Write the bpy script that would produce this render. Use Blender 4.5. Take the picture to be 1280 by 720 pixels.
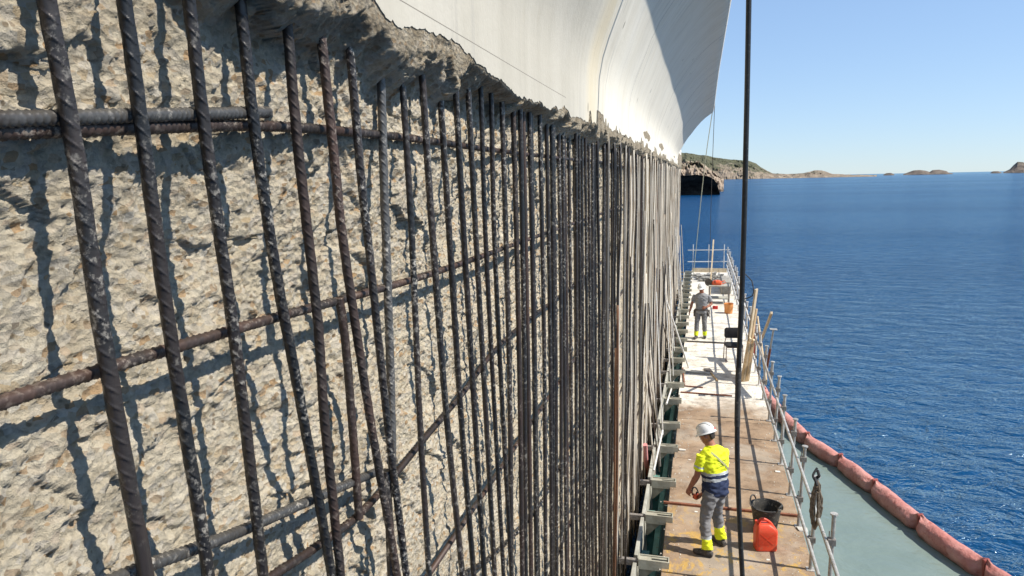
import bpy, bmesh, math, random
import numpy as np
from math import radians, sin, cos, pi, atan2, atan, sqrt
from mathutils import Vector, Matrix, noise
from mathutils.bvhtree import BVHTree

random.seed(7)
rng = np.random.default_rng(11)
scene = bpy.context.scene
for o in list(bpy.data.objects):
    bpy.data.objects.remove(o)

# ------------------------------------------------------------------ camera
# z = 0 is the deck of the work platform, +Y runs along the wall, +X is out to sea
FOC, VPX, VPY, ROLL, EYE = 860.0, 876.0, 221.5, radians(1.15), 5.1
_dx, _dy = VPX - 640, -(VPY - 360)
_c, _s = cos(ROLL), sin(ROLL)
_ux, _uy = _c * _dx + _s * _dy, -_s * _dx + _c * _dy
PITCH = atan2(_uy, FOC)
YAW = atan(_ux / FOC * cos(PITCH))
_r = np.array([cos(YAW), sin(YAW), 0])
CF = np.array([-sin(YAW) * cos(PITCH), cos(YAW) * cos(PITCH), -sin(PITCH)])
_u = np.array([-sin(YAW) * sin(PITCH), cos(YAW) * sin(PITCH), cos(PITCH)])
CR, CU = _c * _r - _s * _u, _s * _r + _c * _u
CP = np.array([0, 0, EYE])
cam_d = bpy.data.cameras.new('camera')
cam = bpy.data.objects.new('camera', cam_d)
scene.collection.objects.link(cam)
M4 = Matrix([list(CR) + [0], list(CU) + [0], list(-CF) + [0], [0, 0, 0, 1]])
M4 = M4.to_3x3().transposed().to_4x4()
M4.translation = Vector(CP)
cam.matrix_world = M4
cam_d.sensor_width = 36
cam_d.lens = FOC / 1280 * 36
cam_d.clip_start = 0.05
cam_d.clip_end = 60000
scene.camera = cam

# ------------------------------------------------------------------ sky, sun, exposure
SUN = Vector((1.0, -0.07, 1.1)).normalized()
world = bpy.data.worlds.new('World')
scene.world = world
world.use_nodes = True
wn = world.node_tree
bg = wn.nodes['Background']
sky = wn.nodes.new('ShaderNodeTexSky')
sky.sky_type = 'NISHITA'
sky.sun_disc = False
sky.sun_elevation = math.asin(SUN.z)
sky.sun_rotation = atan2(SUN.x, SUN.y)
sky.altitude = 0
sky.air_density = 1.0
sky.dust_density = 0.0
sky.ozone_density = 1.0
gm_ = wn.nodes.new('ShaderNodeGamma'); gm_.inputs[1].default_value = 0.55
wn.links.new(sky.outputs[0], gm_.inputs[0])
tn = wn.nodes.new('ShaderNodeMix'); tn.data_type = 'RGBA'; tn.blend_type = 'MULTIPLY'; tn.inputs[0].default_value = 1.0
tn.inputs[7].default_value = (1.48, 1.86, 2.42, 1)          # clear blue air, no warm dust at the horizon
wn.links.new(gm_.outputs[0], tn.inputs[6]); wn.links.new(tn.outputs[2], bg.inputs[0])
bg.inputs[1].default_value = 0.105
sun_d = bpy.data.lights.new('sun', 'SUN')
sun_d.energy = 5.0
sun_d.angle = radians(0.5)
sun_d.color = (1.0, 0.94, 0.84)
sun = bpy.data.objects.new('sun', sun_d)
scene.collection.objects.link(sun)
sun.rotation_euler = SUN.to_track_quat('Z', 'Y').to_euler()
sun.location = (20, 0, 30)
scene.view_settings.view_transform = 'Standard'
scene.view_settings.look = 'None'
scene.view_settings.gamma = 1
scene.view_settings.exposure = 0.47
scene.view_settings.use_curve_mapping = False
scene.render.engine = 'CYCLES'
scene.cycles.max_bounces = 6
scene.cycles.diffuse_bounces = 3
scene.cycles.glossy_bounces = 3
scene.cycles.use_denoising = True
scene.cycles.caustics_reflective = False
scene.cycles.caustics_refractive = False

# ------------------------------------------------------------------ pixel -> point helpers
def ray(x, y):
    return CF + (x - 640) / FOC * CR - (y - 360) / FOC * CU
def onx(x, y, X):
    d = ray(x, y); return CP + X / d[0] * d
def onz(x, y, Z=0.0):
    d = ray(x, y); return CP + (Z - EYE) / d[2] * d
def ony(x, y, Y):
    d = ray(x, y); return CP + Y / d[1] * d

# ------------------------------------------------------------------ materials
class NT:
    def __init__(s, name):
        s.m = bpy.data.materials.new(name); s.m.use_nodes = True
        s.t = s.m.node_tree; s.b = s.t.nodes['Principled BSDF']
    def n(s, typ, **kw):
        nd = s.t.nodes.new(typ)
        for k, v in kw.items():
            if k.startswith('i_'):
                nd.inputs[k[2:].replace('_', ' ')].default_value = v
            else:
                setattr(nd, k, v)
        return nd
    def l(s, a, b): s.t.links.new(a, b)
    def coord(s, kind='Object'):
        return s.n('ShaderNodeTexCoord').outputs[kind]
    def mapped(s, src, scale):
        mp = s.n('ShaderNodeMapping'); mp.inputs['Scale'].default_value = scale
        s.l(src, mp.inputs['Vector']); return mp.outputs[0]
    def noise(s, src, scale, detail=4, rough=.55, dist=0):
        nd = s.n('ShaderNodeTexNoise'); s.l(src, nd.inputs['Vector'])
        nd.inputs['Scale'].default_value = scale; nd.inputs['Detail'].default_value = detail
        nd.inputs['Roughness'].default_value = rough; nd.inputs['Distortion'].default_value = dist
        return nd.outputs[0]
    def ramp(s, src, stops, interp='LINEAR'):
        nd = s.n('ShaderNodeValToRGB'); nd.color_ramp.interpolation = interp
        el = nd.color_ramp.elements
        while len(el) < len(stops): el.new(.5)
        for e, (p, c) in zip(el, stops):
            e.position = p; e.color = (*c, 1) if len(c) == 3 else c
        s.l(src, nd.inputs[0]); return nd.outputs[0]
    def mix(s, fac, a, b, mode='MIX'):
        nd = s.n('ShaderNodeMix', data_type='RGBA', blend_type=mode)
        for v, i in ((fac, 0), (a, 6), (b, 7)):
            if hasattr(v, 'links') or hasattr(v, 'is_linked'): s.l(v, nd.inputs[i])
            else: nd.inputs[i].default_value = v if not isinstance(v, tuple) else (*v, 1)
        return nd.outputs[2]
    def math(s, op, a, b=None, c=None, clamp=False):
        nd = s.n('ShaderNodeMath', operation=op); nd.use_clamp = clamp
        for i, v in enumerate((a, b, c)):
            if v is None: continue
            if hasattr(v, 'is_linked'): s.l(v, nd.inputs[i])
            else: nd.inputs[i].default_value = v
        return nd.outputs[0]
    def bump(s, h, strength, dist, normal=None):
        nd = s.n('ShaderNodeBump'); s.l(h, nd.inputs['Height'])
        nd.inputs['Strength'].default_value = strength; nd.inputs['Distance'].default_value = dist
        if normal is not None: s.l(normal, nd.inputs['Normal'])
        s.l(nd.outputs[0], s.b.inputs['Normal']); return nd.outputs[0]
    def col(s, c):
        if isinstance(c, tuple): s.b.inputs['Base Color'].default_value = (*c, 1)
        else: s.l(c, s.b.inputs['Base Color'])
    def set(s, rough=.5, metal=0., spec=.5):
        s.b.inputs['Roughness'].default_value = rough; s.b.inputs['Metallic'].default_value = metal
        s.b.inputs['Specular IOR Level'].default_value = spec
    def xyz(s, src):
        nd = s.n('ShaderNodeSeparateXYZ'); s.l(src, nd.inputs[0]); return nd.outputs

def worn(name, c1, c2, scale=8, rough=.7, metal=0., bump=.15, c3=None, vary=.0, bd=.01, spec=.4, detail=5):
    """two-tone blotchy paint / fabric / timber with fine relief"""
    k = NT(name); co = k.coord()
    f = k.noise(co, scale, detail, .6)
    stops = [(.38, c1), (.62, c2)]
    col = k.ramp(f, stops)
    if c3:
        g = k.noise(co, scale * 3.1, 4, .65)
        col = k.mix(k.ramp(g, [(.58, (0, 0, 0)), (.66, (1, 1, 1))]), col, c3)
    if vary:
        oi = k.n('ShaderNodeObjectInfo')
        hv = k.n('ShaderNodeHueSaturation'); k.l(col, hv.inputs['Color'])
        k.l(k.math('MULTIPLY_ADD', oi.outputs['Random'], vary * 2, 1 - vary), hv.inputs['Value'])
        col = hv.outputs[0]
    k.col(col); k.set(rough, metal, spec)
    if bump: k.bump(k.noise(co, scale * 5, 4, .6), bump, bd)
    return k.m

MAT = {}
# broken concrete core
k = NT('broken_concrete'); co = k.coord()
big = k.noise(co, 2.2, 5, .6); mid = k.noise(co, 14, 6, .65); fin = k.noise(co, 90, 4, .7)
c = k.ramp(mid, [(.3, (.39, .33, .235)), (.5, (.56, .49, .37)), (.72, (.69, .63, .51))])
c = k.mix(k.ramp(big, [(.4, (0, 0, 0)), (.68, (.75, .75, .75))]), c, (.53, .465, .345))
vo = k.n('ShaderNodeTexVoronoi', feature='F1'); k.l(k.mapped(co, (1, 1, 1.5)), vo.inputs['Vector'])
vo.inputs['Scale'].default_value = 50; vo.inputs['Randomness'].default_value = 1
vs = k.xyz(vo.outputs['Color'])
stone = k.ramp(vs[0], [(0, (.40, .36, .29)), (.3, (.55, .50, .42)), (.55, (.47, .36, .22)), (.75, (.60, .56, .48)), (.9, (.42, .25, .11)), (1, (.27, .23, .18))])
c = k.mix(k.ramp(vs[1], [(.45, (0, 0, 0)), (.56, (.78, .78, .78))]), c, stone)
pv = k.n('ShaderNodeTexVoronoi'); k.l(co, pv.inputs['Vector']); pv.inputs['Scale'].default_value = 38
c = k.mix(k.math('MULTIPLY', k.ramp(pv.outputs['Distance'], [(.14, (1, 1, 1)), (.24, (0, 0, 0))]), k.ramp(k.xyz(pv.outputs['Color'])[0], [(.55, (0, 0, 0)), (.6, (.75, .75, .75))])), c, (.20, .145, .085))
c = k.mix(k.ramp(k.noise(co, 7, 5, .7), [(.62, (0, 0, 0)), (.74, (.5, .5, .5))]), c, (.36, .26, .14))
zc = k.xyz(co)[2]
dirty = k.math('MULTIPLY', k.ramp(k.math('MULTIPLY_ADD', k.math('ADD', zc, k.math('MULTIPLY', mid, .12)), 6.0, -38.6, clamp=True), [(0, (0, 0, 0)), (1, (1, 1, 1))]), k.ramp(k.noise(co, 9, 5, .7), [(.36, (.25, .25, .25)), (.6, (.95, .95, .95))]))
c = k.mix(dirty, c, (.215, .175, .12))  # weathered brown of the lip, with its overhang shade painted into the tone
c = k.mix(k.ramp(fin, [(.35, (.83, .83, .83)), (.6, (1.0, 1.0, 1.0))]), (0, 0, 0), c)
k.col(c); k.set(.95, 0, .2)
h = k.math('ADD', k.math('MULTIPLY', k.noise(co, 70, 6, .75), 1.0), k.math('MULTIPLY', vo.outputs['Distance'], .5))
k.bump(h, 1.0, .014)
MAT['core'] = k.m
# white outer concrete shell
k = NT('white_shell'); co = k.n('ShaderNodeNewGeometry').outputs['Position']; X = k.xyz(co)
st = k.math('MULTIPLY_ADD', k.noise(k.mapped(co, (1.0, 2.2, .14)), 1.7, 6, .62, .5), .6, k.math('MULTIPLY', k.noise(co, 1.1, 6, .65, .8), .4))
bl = k.noise(co, .8, 5, .6)
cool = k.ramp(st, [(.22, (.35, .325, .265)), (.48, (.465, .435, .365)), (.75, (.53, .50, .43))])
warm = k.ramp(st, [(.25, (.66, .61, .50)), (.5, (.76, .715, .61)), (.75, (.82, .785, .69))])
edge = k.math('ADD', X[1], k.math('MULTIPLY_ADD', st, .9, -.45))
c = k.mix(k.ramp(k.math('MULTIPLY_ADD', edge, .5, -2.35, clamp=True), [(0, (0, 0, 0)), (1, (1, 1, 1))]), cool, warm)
c = k.mix(k.ramp(bl, [(.55, (0, 0, 0)), (.75, (.35, .35, .35))]), c, (.55, .53, .48))
rust = k.noise(k.mapped(co, (1, 5, .35)), 3.0, 5, .7)
c = k.mix(k.ramp(rust, [(.66, (0, 0, 0)), (.78, (.45, .45, .45))]), c, (.52, .42, .26))
drip = k.math('MULTIPLY', k.ramp(k.noise(k.mapped(co, (1, 9, .22)), 2.0, 5, .7), [(.56, (0, 0, 0)), (.70, (1, 1, 1))]), k.ramp(k.noise(co, .7, 4, .6), [(.38, (0, 0, 0)), (.6, (.85, .85, .85))]))
c = k.mix(drip, c, (.36, .34, .30))
c = k.mix(k.math('MULTIPLY', k.ramp(k.math('ABSOLUTE', k.math('SUBTRACT', edge, 5.75)), [(.03, (1, 1, 1)), (.40, (0, 0, 0))]), .55), c, (.62, .52, .33))
scf = k.noise(k.mapped(co, (1, 2.0, 5.0)), 3.0, 7, .8)
c = k.mix(k.ramp(scf, [(.62, (0, 0, 0)), (.68, (.4, .4, .4))]), c, (.45, .42, .37))
pit = k.n('ShaderNodeTexVoronoi'); k.l(k.mapped(co, (1, 1, .5)), pit.inputs['Vector']); pit.inputs['Scale'].default_value = 2.6
c = k.mix(k.ramp(pit.outputs['Distance'], [(.045, (.85, .85, .85)), (.065, (0, 0, 0))]), c, (.22, .19, .15))
def groove(coord, at, w, c, wob=None):
    d = k.math('ABSOLUTE', k.math('SUBTRACT', coord, at))
    if wob is not None: d = k.math('ADD', d, wob)
    return k.mix(k.math('LESS_THAN', d, w), c, (.16, .14, .12))
for at, w in ((8.65, .006), (14.6, .008), (19.2, .014), (23.2, .014)):
    c = groove(X[1], at, w, c)
lo = k.math('LESS_THAN', X[1], 4.6)
d = k.math('ABSOLUTE', k.math('SUBTRACT', X[2], 5.635))
c = k.mix(k.math('MULTIPLY', k.math('LESS_THAN', d, .0018), lo), c, (.2, .18, .15))
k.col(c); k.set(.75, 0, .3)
k.bump(k.math('ADD', k.noise(co, 26, 6, .65), k.math('MULTIPLY', st, .4)), .25, .01)
MAT['shell'] = k.m
# steels
def steel(name, dark, rust, dust, dustamt, rough, rustlo=.52):
    k = NT(name); co = k.coord()
    oi = k.n('ShaderNodeObjectInfo')
    vec = k.n('ShaderNodeVectorMath', operation='ADD'); k.l(co, vec.inputs[0])
    cmb = k.n('ShaderNodeCombineXYZ'); k.l(k.math('MULTIPLY', oi.outputs['Random'], 37.), cmb.inputs[0]); k.l(k.math('MULTIPLY', oi.outputs['Random'], 91.), cmb.inputs[2])
    k.l(cmb.outputs[0], vec.inputs[1]); v = vec.outputs[0]
    f = k.noise(k.mapped(v, (1, 1, .35)), 7, 5, .65)
    c = k.mix(k.ramp(f, [(rustlo - .1, (0, 0, 0)), (rustlo + .08, (1, 1, 1))]), dark, rust)
    g = k.noise(v, 60, 5, .7)
    fleck = k.math('MULTIPLY', k.ramp(g, [(.53, (0, 0, 0)), (.64, (1, 1, 1))]), k.ramp(k.noise(v, 2.6, 3, .6), [(.42, (0, 0, 0)), (.62, (1, 1, 1))]))
    c = k.mix(k.math('MULTIPLY', fleck, dustamt), c, dust)
    hv = k.n('ShaderNodeHueSaturation'); k.l(c, hv.inputs['Color']); k.l(k.math('MULTIPLY_ADD', oi.outputs['Random'], .7, .7), hv.inputs['Value'])
    k.col(hv.outputs[0]); k.set(rough, .25, .5)
    k.bump(k.noise(v, 130, 4, .7), .35, .002)
    return k.m
MAT['bar_dark'] = steel('dark_rebar_steel', (.019, .0185, .0185), (.036, .027, .023), (.42, .38, .32), 1.0, .34)
MAT['bar_rust'] = steel('rusty_rebar_steel', (.026, .021, .019), (.055, .032, .024), (.38, .32, .26), .7, .55)
MAT['bar_grey'] = steel('dusty_rebar_steel', (.19, .175, .155), (.12, .088, .065), (.55, .51, .45), .9, .6, .62)
MAT['bar_steel'] = steel('bare_grey_rebar_steel', (.075, .072, .068), (.05, .042, .036), (.45, .41, .35), .9, .36, .62)
MAT['bar_pale'] = steel('cement_coated_rebar', (.58, .53, .45), (.40, .32, .235), (.62, .58, .52), .9, .8, .6)
MAT['bar_orange'] = steel('orange_rust_rebar', (.17, .075, .035), (.10, .05, .027), (.40, .33, .25), .6, .8)
MAT['galv'] = worn('galvanised_tube', (.34, .33, .31), (.50, .48, .44), 14, .5, .35, .1, (.30, .22, .14), .12)
MAT['galv_white'] = worn('splashed_white_tube', (.55, .53, .49), (.72, .70, .66), 14, .6, .1, .1, (.35, .28, .2), .12)
MAT['clamp'] = worn('steel_coupler', (.20, .18, .16), (.34, .31, .28), 20, .55, .4, .1, (.20, .11, .06))
MAT['cap'] = worn('bracket_paint', (.28, .265, .205), (.38, .365, .295), 9, .6, 0, .15, (.36, .30, .22), .08)
MAT['teal'] = worn('teal_beam_paint', (.06, .17, .14), (.10, .24, .20), 5, .55, 0, .1, (.12, .09, .06))
MAT['panel'] = worn('grey_form_panel', (.30, .29, .245), (.42, .41, .355), 4, .7, 0, .1, (.30, .27, .22))
MAT['hose'] = worn('black_rubber_hose', (.012, .012, .012), (.022, .021, .02), 9, .38, 0, .1, (.05, .048, .045))
MAT['rubber'] = worn('black_rubber', (.03, .029, .027), (.065, .06, .052), 9, .6, 0, .3, (.20, .17, .13))
MAT['red_can'] = worn('red_orange_plastic', (.62, .055, .022), (.72, .085, .035), 6, .42, 0, .05, (.55, .10, .05))
MAT['wood'] = worn('weathered_board', (.42, .28, .14), (.58, .42, .24), 5, .75, 0, .2, (.28, .18, .09), .2)
MAT['wood_pale'] = worn('pale_plank', (.52, .40, .25), (.66, .54, .37), 5, .75, 0, .2, (.38, .28, .17), .15)
MAT['rusty'] = worn('rusty_iron', (.17, .06, .03), (.28, .11, .06), 15, .8, .1, .2, (.11, .05, .03))
MAT['strip'] = worn('bare_steel_strip', (.07, .06, .05), (.12, .10, .085), 12, .6, .3, .1)
MAT['boom'] = worn('faded_red_boom_fabric', (.43, .16, .13), (.54, .26, .22), 2.6, .6, 0, .6, (.36, .11, .085), .06, .05)
MAT['skirt'] = worn('wet_boom_skirt', (.26, .06, .045), (.34, .09, .07), 3, .4, 0, .2)
MAT['rope'] = worn('dusty_rope', (.10, .075, .05), (.22, .17, .12), 30, .85, 0, .3, (.17, .13, .09))
MAT['rope_pale'] = worn('pale_rope', (.55, .56, .40), (.65, .65, .50), 10, .8, 0, .1)
MAT['strap'] = worn('black_webbing', (.012, .012, .014), (.03, .03, .032), 12, .8, 0, .2)
MAT['vest'] = worn('red_webbing', (.42, .02, .02), (.55, .04, .03), 9, .75, 0, .3)
MAT['seat'] = worn('black_seat_fabric', (.010, .010, .011), (.02, .02, .022), 18, .8, 0, .2)
MAT['chairleg'] = worn('dark_red_chair_tube', (.07, .02, .015), (.10, .03, .02), 9, .5, .2, .05)
MAT['orange'] = worn('orange_plastic', (.62, .24, .06), (.70, .30, .10), 7, .5, 0, .05)
MAT['tool'] = worn('orange_red_tool_casing', (.70, .10, .03), (.78, .14, .05), 7, .4, 0, .03)
MAT['rubble'] = worn('rubble_grey', (.30, .28, .24), (.52, .49, .43), 9, .95, 0, .5, (.15, .14, .12), .3, .02)
MAT['pink'] = worn('pink_foam', (.62, .25, .24), (.70, .32, .30), 12, .8, 0, .2)
MAT['paper'] = worn('pale_debris', (.55, .52, .46), (.70, .67, .60), 20, .9, 0, .2, (.4, .3, .2), .2)
# people
MAT['skin'] = worn('tanned_skin', (.27, .105, .06), (.34, .14, .085), 14, .55, 0, .1)
MAT['hair'] = worn('dark_hair', (.012, .009, .007), (.03, .02, .015), 40, .7, 0, .4)
MAT['hivis'] = worn('hi_vis_yellow', (.72, .80, .015), (.80, .88, .03), 8, .75, 0, .35, None, 0, .012)
MAT['navy'] = worn('navy_fabric', (.010, .018, .05), (.018, .03, .075), 9, .8, 0, .35, None, 0, .012)
MAT['silver'] = worn('reflective_band', (.38, .40, .41), (.50, .52, .53), 12, .45, .1, .1)
MAT['trouser'] = worn('grey_work_trouser', (.145, .145, .15), (.205, .20, .20), 3.5, .85, 0, .3, None, 0, .012)
MAT['tee'] = worn('grey_tshirt', (.22, .22, .225), (.30, .30, .305), 6, .85, 0, .4, None, 0, .015)
MAT['boot'] = worn('dark_work_boot', (.03, .028, .027), (.07, .06, .055), 12, .7, 0, .2, (.16, .14, .11))
MAT['helmet'] = worn('white_helmet_plastic', (.74, .74, .73), (.80, .80, .79), 6, .35, 0, .02)
MAT['redmark'] = worn('red_print', (.55, .03, .03), (.62, .05, .05), 9, .5, 0, 0)
MAT['print'] = worn('grey_print', (.30, .34, .05), (.36, .40, .07), 9, .8, 0, 0)
MAT['belt'] = worn('tool_belt_leather', (.07, .06, .055), (.13, .115, .10), 12, .75, 0, .2)
MAT['strapbeige'] = worn('khaki_strap', (.36, .36, .16), (.46, .45, .22), 12, .8, 0, .1)

# deck: dusty brown near the water line, white cement dust further along
k = NT('deck_concrete'); g = k.n('ShaderNodeNewGeometry').outputs['Position']; X = k.xyz(g)
n1 = k.noise(g, 1.3, 6, .62); n2 = k.noise(g, 9, 6, .7); n3 = k.noise(g, 60, 4, .7)
brown = k.ramp(n1, [(.3, (.21, .14, .09)), (.5, (.315, .225, .15)), (.7, (.39, .295, .21))])
white = k.ramp(n2, [(.3, (.52, .47, .39)), (.5, (.72, .68, .60)), (.75, (.80, .77, .70))])
ed = k.math('ADD', X[1], k.math('MULTIPLY_ADD', n1, 2.6, -1.3))
ed = k.math('ADD', ed, k.math('MULTIPLY', k.math('ABSOLUTE', k.math('SUBTRACT', X[0], .55)), .55))
c = k.mix(k.ramp(k.math('MULTIPLY_ADD', ed, .9, -13.9, clamp=True), [(0, (0, 0, 0)), (1, (1, 1, 1))]), brown, white)
blot = k.ramp(k.noise(g, 3.2, 7, .75, .5), [(.34, (.62, .60, .58)), (.5, (1, 1, 1)), (.68, (1.18, 1.16, 1.12))])
c = k.mix(1.0, c, blot, 'MULTIPLY')
grey = k.math('MULTIPLY', k.ramp(k.noise(g, .9, 6, .65, .6), [(.5, (0, 0, 0)), (.62, (1, 1, 1))]), .5)
c = k.mix(grey, c, (.40, .36, .30))
yel = k.math('MULTIPLY', k.ramp(k.noise(k.mapped(g, (1.4, 1.0, 1)), 2.6, 6, .72, .6), [(.53, (0, 0, 0)), (.60, (1, 1, 1))]), k.ramp(k.math('MULTIPLY_ADD', X[1], -.45, 4.95, clamp=True), [(0, (0, 0, 0)), (.6, (1, 1, 1))]))
c = k.mix(k.math('MULTIPLY', yel, .8), c, (.52, .32, .08))
spk = k.n('ShaderNodeTexVoronoi'); k.l(g, spk.inputs['Vector']); spk.inputs['Scale'].default_value = 13
c = k.mix(k.math('MULTIPLY', k.ramp(spk.outputs['Distance'], [(.10, (1, 1, 1)), (.17, (0, 0, 0))]), k.ramp(k.xyz(spk.outputs['Color'])[0], [(.5, (0, 0, 0)), (.55, (.8, .8, .8))])), c, (.17, .13, .10))
c = k.mix(k.ramp(n3, [(.3, (.8, .8, .8)), (.6, (1, 1, 1))]), (0, 0, 0), c)
k.col(c); k.set(.9, 0, .25)
k.bump(k.math('ADD', n2, k.math('MULTIPLY', n3, .4)), .5, .012)
MAT['deck'] = k.m
# sea
k = NT('sea_water'); g = k.n('ShaderNodeNewGeometry').outputs['Position']
patch = k.noise(k.mapped(g, (.012, .035, 1)), 1, 5, .6, .3)
k.col(k.ramp(patch, [(.35, (.002, .034, .102)), (.65, (.003, .047, .130))]))
k.set(.1, 0, .33); k.b.inputs['IOR'].default_value = 1.33
k.l(k.ramp(patch, [(.35, (.05, .05, .05)), (.65, (.13, .13, .13))]), k.b.inputs['Roughness'])
w1 = k.noise(k.mapped(g, (.85, 1.35, 1)), 1, 5, .62, .5)
w2 = k.noise(k.mapped(g, (2.0, 3.2, 1)), 1, 4, .6, .4)
w3 = k.noise(k.mapped(g, (.09, .16, 1)), 1, 3, .5)
hh = k.math('ADD', k.math('MULTIPLY', w1, 1.0), k.math('ADD', k.math('MULTIPLY', w2, .30), k.math('MULTIPLY', w3, .7)))
nrm_ = k.bump(hh, 1.0, .36)
k.b.inputs['Specular IOR Level'].default_value = 0.0
gl = k.n('ShaderNodeBsdfGlossy'); gl.inputs['Roughness'].default_value = .09; gl.inputs['Color'].default_value = (.70, .88, 1, 1); k.l(nrm_, gl.inputs['Normal'])
fr = k.n('ShaderNodeFresnel'); fr.inputs['IOR'].default_value = 1.33; k.l(nrm_, fr.inputs['Normal'])
mx = k.n('ShaderNodeMixShader'); lane = k.noise(k.mapped(g, (.0035, .022, 1)), 1, 5, .6, .4)
k.l(k.math('MINIMUM', fr.outputs[0], k.math('MULTIPLY_ADD', lane, .9, .16)), mx.inputs[0])     # wave slopes keep a rough sea from mirroring fully
k.l(k.b.outputs[0], mx.inputs[1]); k.l(gl.outputs[0], mx.inputs[2]); k.l(mx.outputs[0], k.t.nodes['Material Output'].inputs['Surface'])
MAT['sea'] = k.m
k = NT('turbid_water'); g = k.n('ShaderNodeNewGeometry').outputs['Position']
k.col(k.ramp(k.noise(k.mapped(g, (.6, .35, 1)), 1, 5, .6, .6), [(.3, (.155, .205, .185)), (.7, (.215, .265, .238))]))
k.set(.12, 0, .5); k.b.inputs['IOR'].default_value = 1.33
k.bump(k.math('ADD', k.noise(k.mapped(g, (1.2, 2.0, 1)), 1, 4, .6, .4), k.math('MULTIPLY', k.noise(g, 6, 3, .5), .1)), .55, .08)
MAT['turbid'] = k.m
def landmat(name, rock1, rock2, scrub, amt, sc, zmid, zr):
    k = NT(name); g = k.n('ShaderNodeNewGeometry').outputs['Position']; X = k.xyz(g)
    c = k.ramp(k.noise(k.mapped(g, (1, 1, 2.2)), sc, 7, .7), [(.32, rock1), (.66, rock2)])
    f = k.math('ADD', k.math('MULTIPLY_ADD', X[2], 1 / zr, .5 - zmid / zr), k.math('MULTIPLY_ADD', k.noise(g, sc * .9, 6, .7), 3, -1.5))
    f = k.math('MULTIPLY', k.ramp(f, [(.35, (0, 0, 0)), (.65, (1, 1, 1))]), amt)
    c = k.mix(f, c, k.ramp(k.noise(g, sc * 3, 4, .7), [(.35, scrub), (.7, tuple(v * 2.0 for v in scrub))]))
    k.col(c); k.set(.95, 0, .1)
    k.bump(k.noise(g, sc * 2.5, 6, .7), .8, 1 / sc * .15)
    return k.m
MAT['hill'] = landmat('scrub_hill', (.17, .13, .095), (.34, .28, .21), (.048, .054, .030), .85, .025, 22, 50)
MAT['slope'] = landmat('ochre_rock_slope', (.17, .125, .09), (.42, .34, .26), (.05, .06, .03), .75, .35, 11, 9)
MAT['cliff'] = landmat('shade_dark_coastal_rock', (.012, .011, .011), (.055, .048, .04), (.04, .045, .03), .1, .35, 9, 4)  # shade of the undercut face is put into this dark rock colour
MAT['islet'] = landmat('grey_islet_rock', (.085, .07, .06), (.22, .18, .145), (.06, .06, .045), .3, .035, 20, 16)

# ------------------------------------------------------------------ mesh helpers
COL = scene.collection
def link(o, parent=None):
    COL.objects.link(o)
    if parent is not None: o.parent = parent
    return o
def tag(o, label, cat, group=None):
    o['label'] = label; o['category'] = cat
    if group: o['group'] = group
    return o
def empty(name, loc, label, cat, group=None, rz=0.):
    o = bpy.data.objects.new(name, None); o.empty_display_size = .2
    o.location = loc; o.rotation_euler[2] = rz
    link(o); return tag(o, label, cat, group)
def pymesh(name, V, F, mats, smooth=False, mi=None):
    me = bpy.data.meshes.new(name); me.from_pydata([tuple(map(float, v)) for v in V], [], F)
    for m in (mats if isinstance(mats, list) else [mats]): me.materials.append(m)
    if smooth: me.polygons.foreach_set('use_smooth', [True] * len(me.polygons))
    if mi is not None: me.polygons.foreach_set('material_index', mi)
    me.update(); return me
def gridmesh(name, P, mat, closed=False, smooth=True, flip=False):
    """P: (rows, cols, 3) numpy -> quad sheet, fast"""
    R, Cn = P.shape[:2]
    me = bpy.data.meshes.new(name)
    idx = np.arange(R * Cn).reshape(R, Cn)
    if closed: idx = np.concatenate([idx, idx[:, :1]], 1)
    a, b, c_, d = idx[:-1, :-1], idx[:-1, 1:], idx[1:, 1:], idx[1:, :-1]
    q = np.stack([a, b, c_, d] if not flip else [a, d, c_, b], -1).reshape(-1, 4)
    me.vertices.add(R * Cn); me.vertices.foreach_set('co', P.reshape(-1).astype(np.float32))
    n = len(q); me.loops.add(n * 4); me.loops.foreach_set('vertex_index', q.reshape(-1).astype(np.int32))
    me.polygons.add(n); me.polygons.foreach_set('loop_start', np.arange(0, n * 4, 4, dtype=np.int32))
    me.polygons.foreach_set('loop_total', np.full(n, 4, np.int32))
    me.polygons.foreach_set('use_smooth', np.full(n, smooth, bool))
    me.materials.append(mat); me.update(calc_edges=True); me.validate(); return me
def frame(T, ref=None):
    T = np.asarray(T, float); T = T / np.linalg.norm(T)
    ref = np.array([1., 0, 0]) if ref is None else np.asarray(ref, float)
    if abs(T @ ref) > .95: ref = np.array([0, 1., 0]) if abs(T[1]) < .9 else np.array([0, 0, 1.])
    U = ref - (ref @ T) * T; U /= np.linalg.norm(U)
    return U, np.cross(T, U)
def catmull(pts, n):
    P = np.asarray(pts, float)
    if len(P) == 2:
        t = np.linspace(0, 1, n)[:, None]; return P[0] * (1 - t) + P[1] * t
    Q = np.vstack([2 * P[0] - P[1], P, 2 * P[-1] - P[-2]])
    seg = np.linalg.norm(np.diff(P, axis=0), axis=1); cum = np.r_[0, np.cumsum(seg)]
    out = []
    for s in np.linspace(0, cum[-1], n):
        i = min(np.searchsorted(cum, s, side='right') - 1, len(P) - 2); t = (s - cum[i]) / seg[i]
        a, b, c_, d = Q[i:i + 4]
        out.append(.5 * (2 * b + (c_ - a) * t + (2 * a - 5 * b + 4 * c_ - d) * t * t + (3 * b - a - 3 * c_ + d) * t ** 3))
    return np.array(out)
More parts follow.
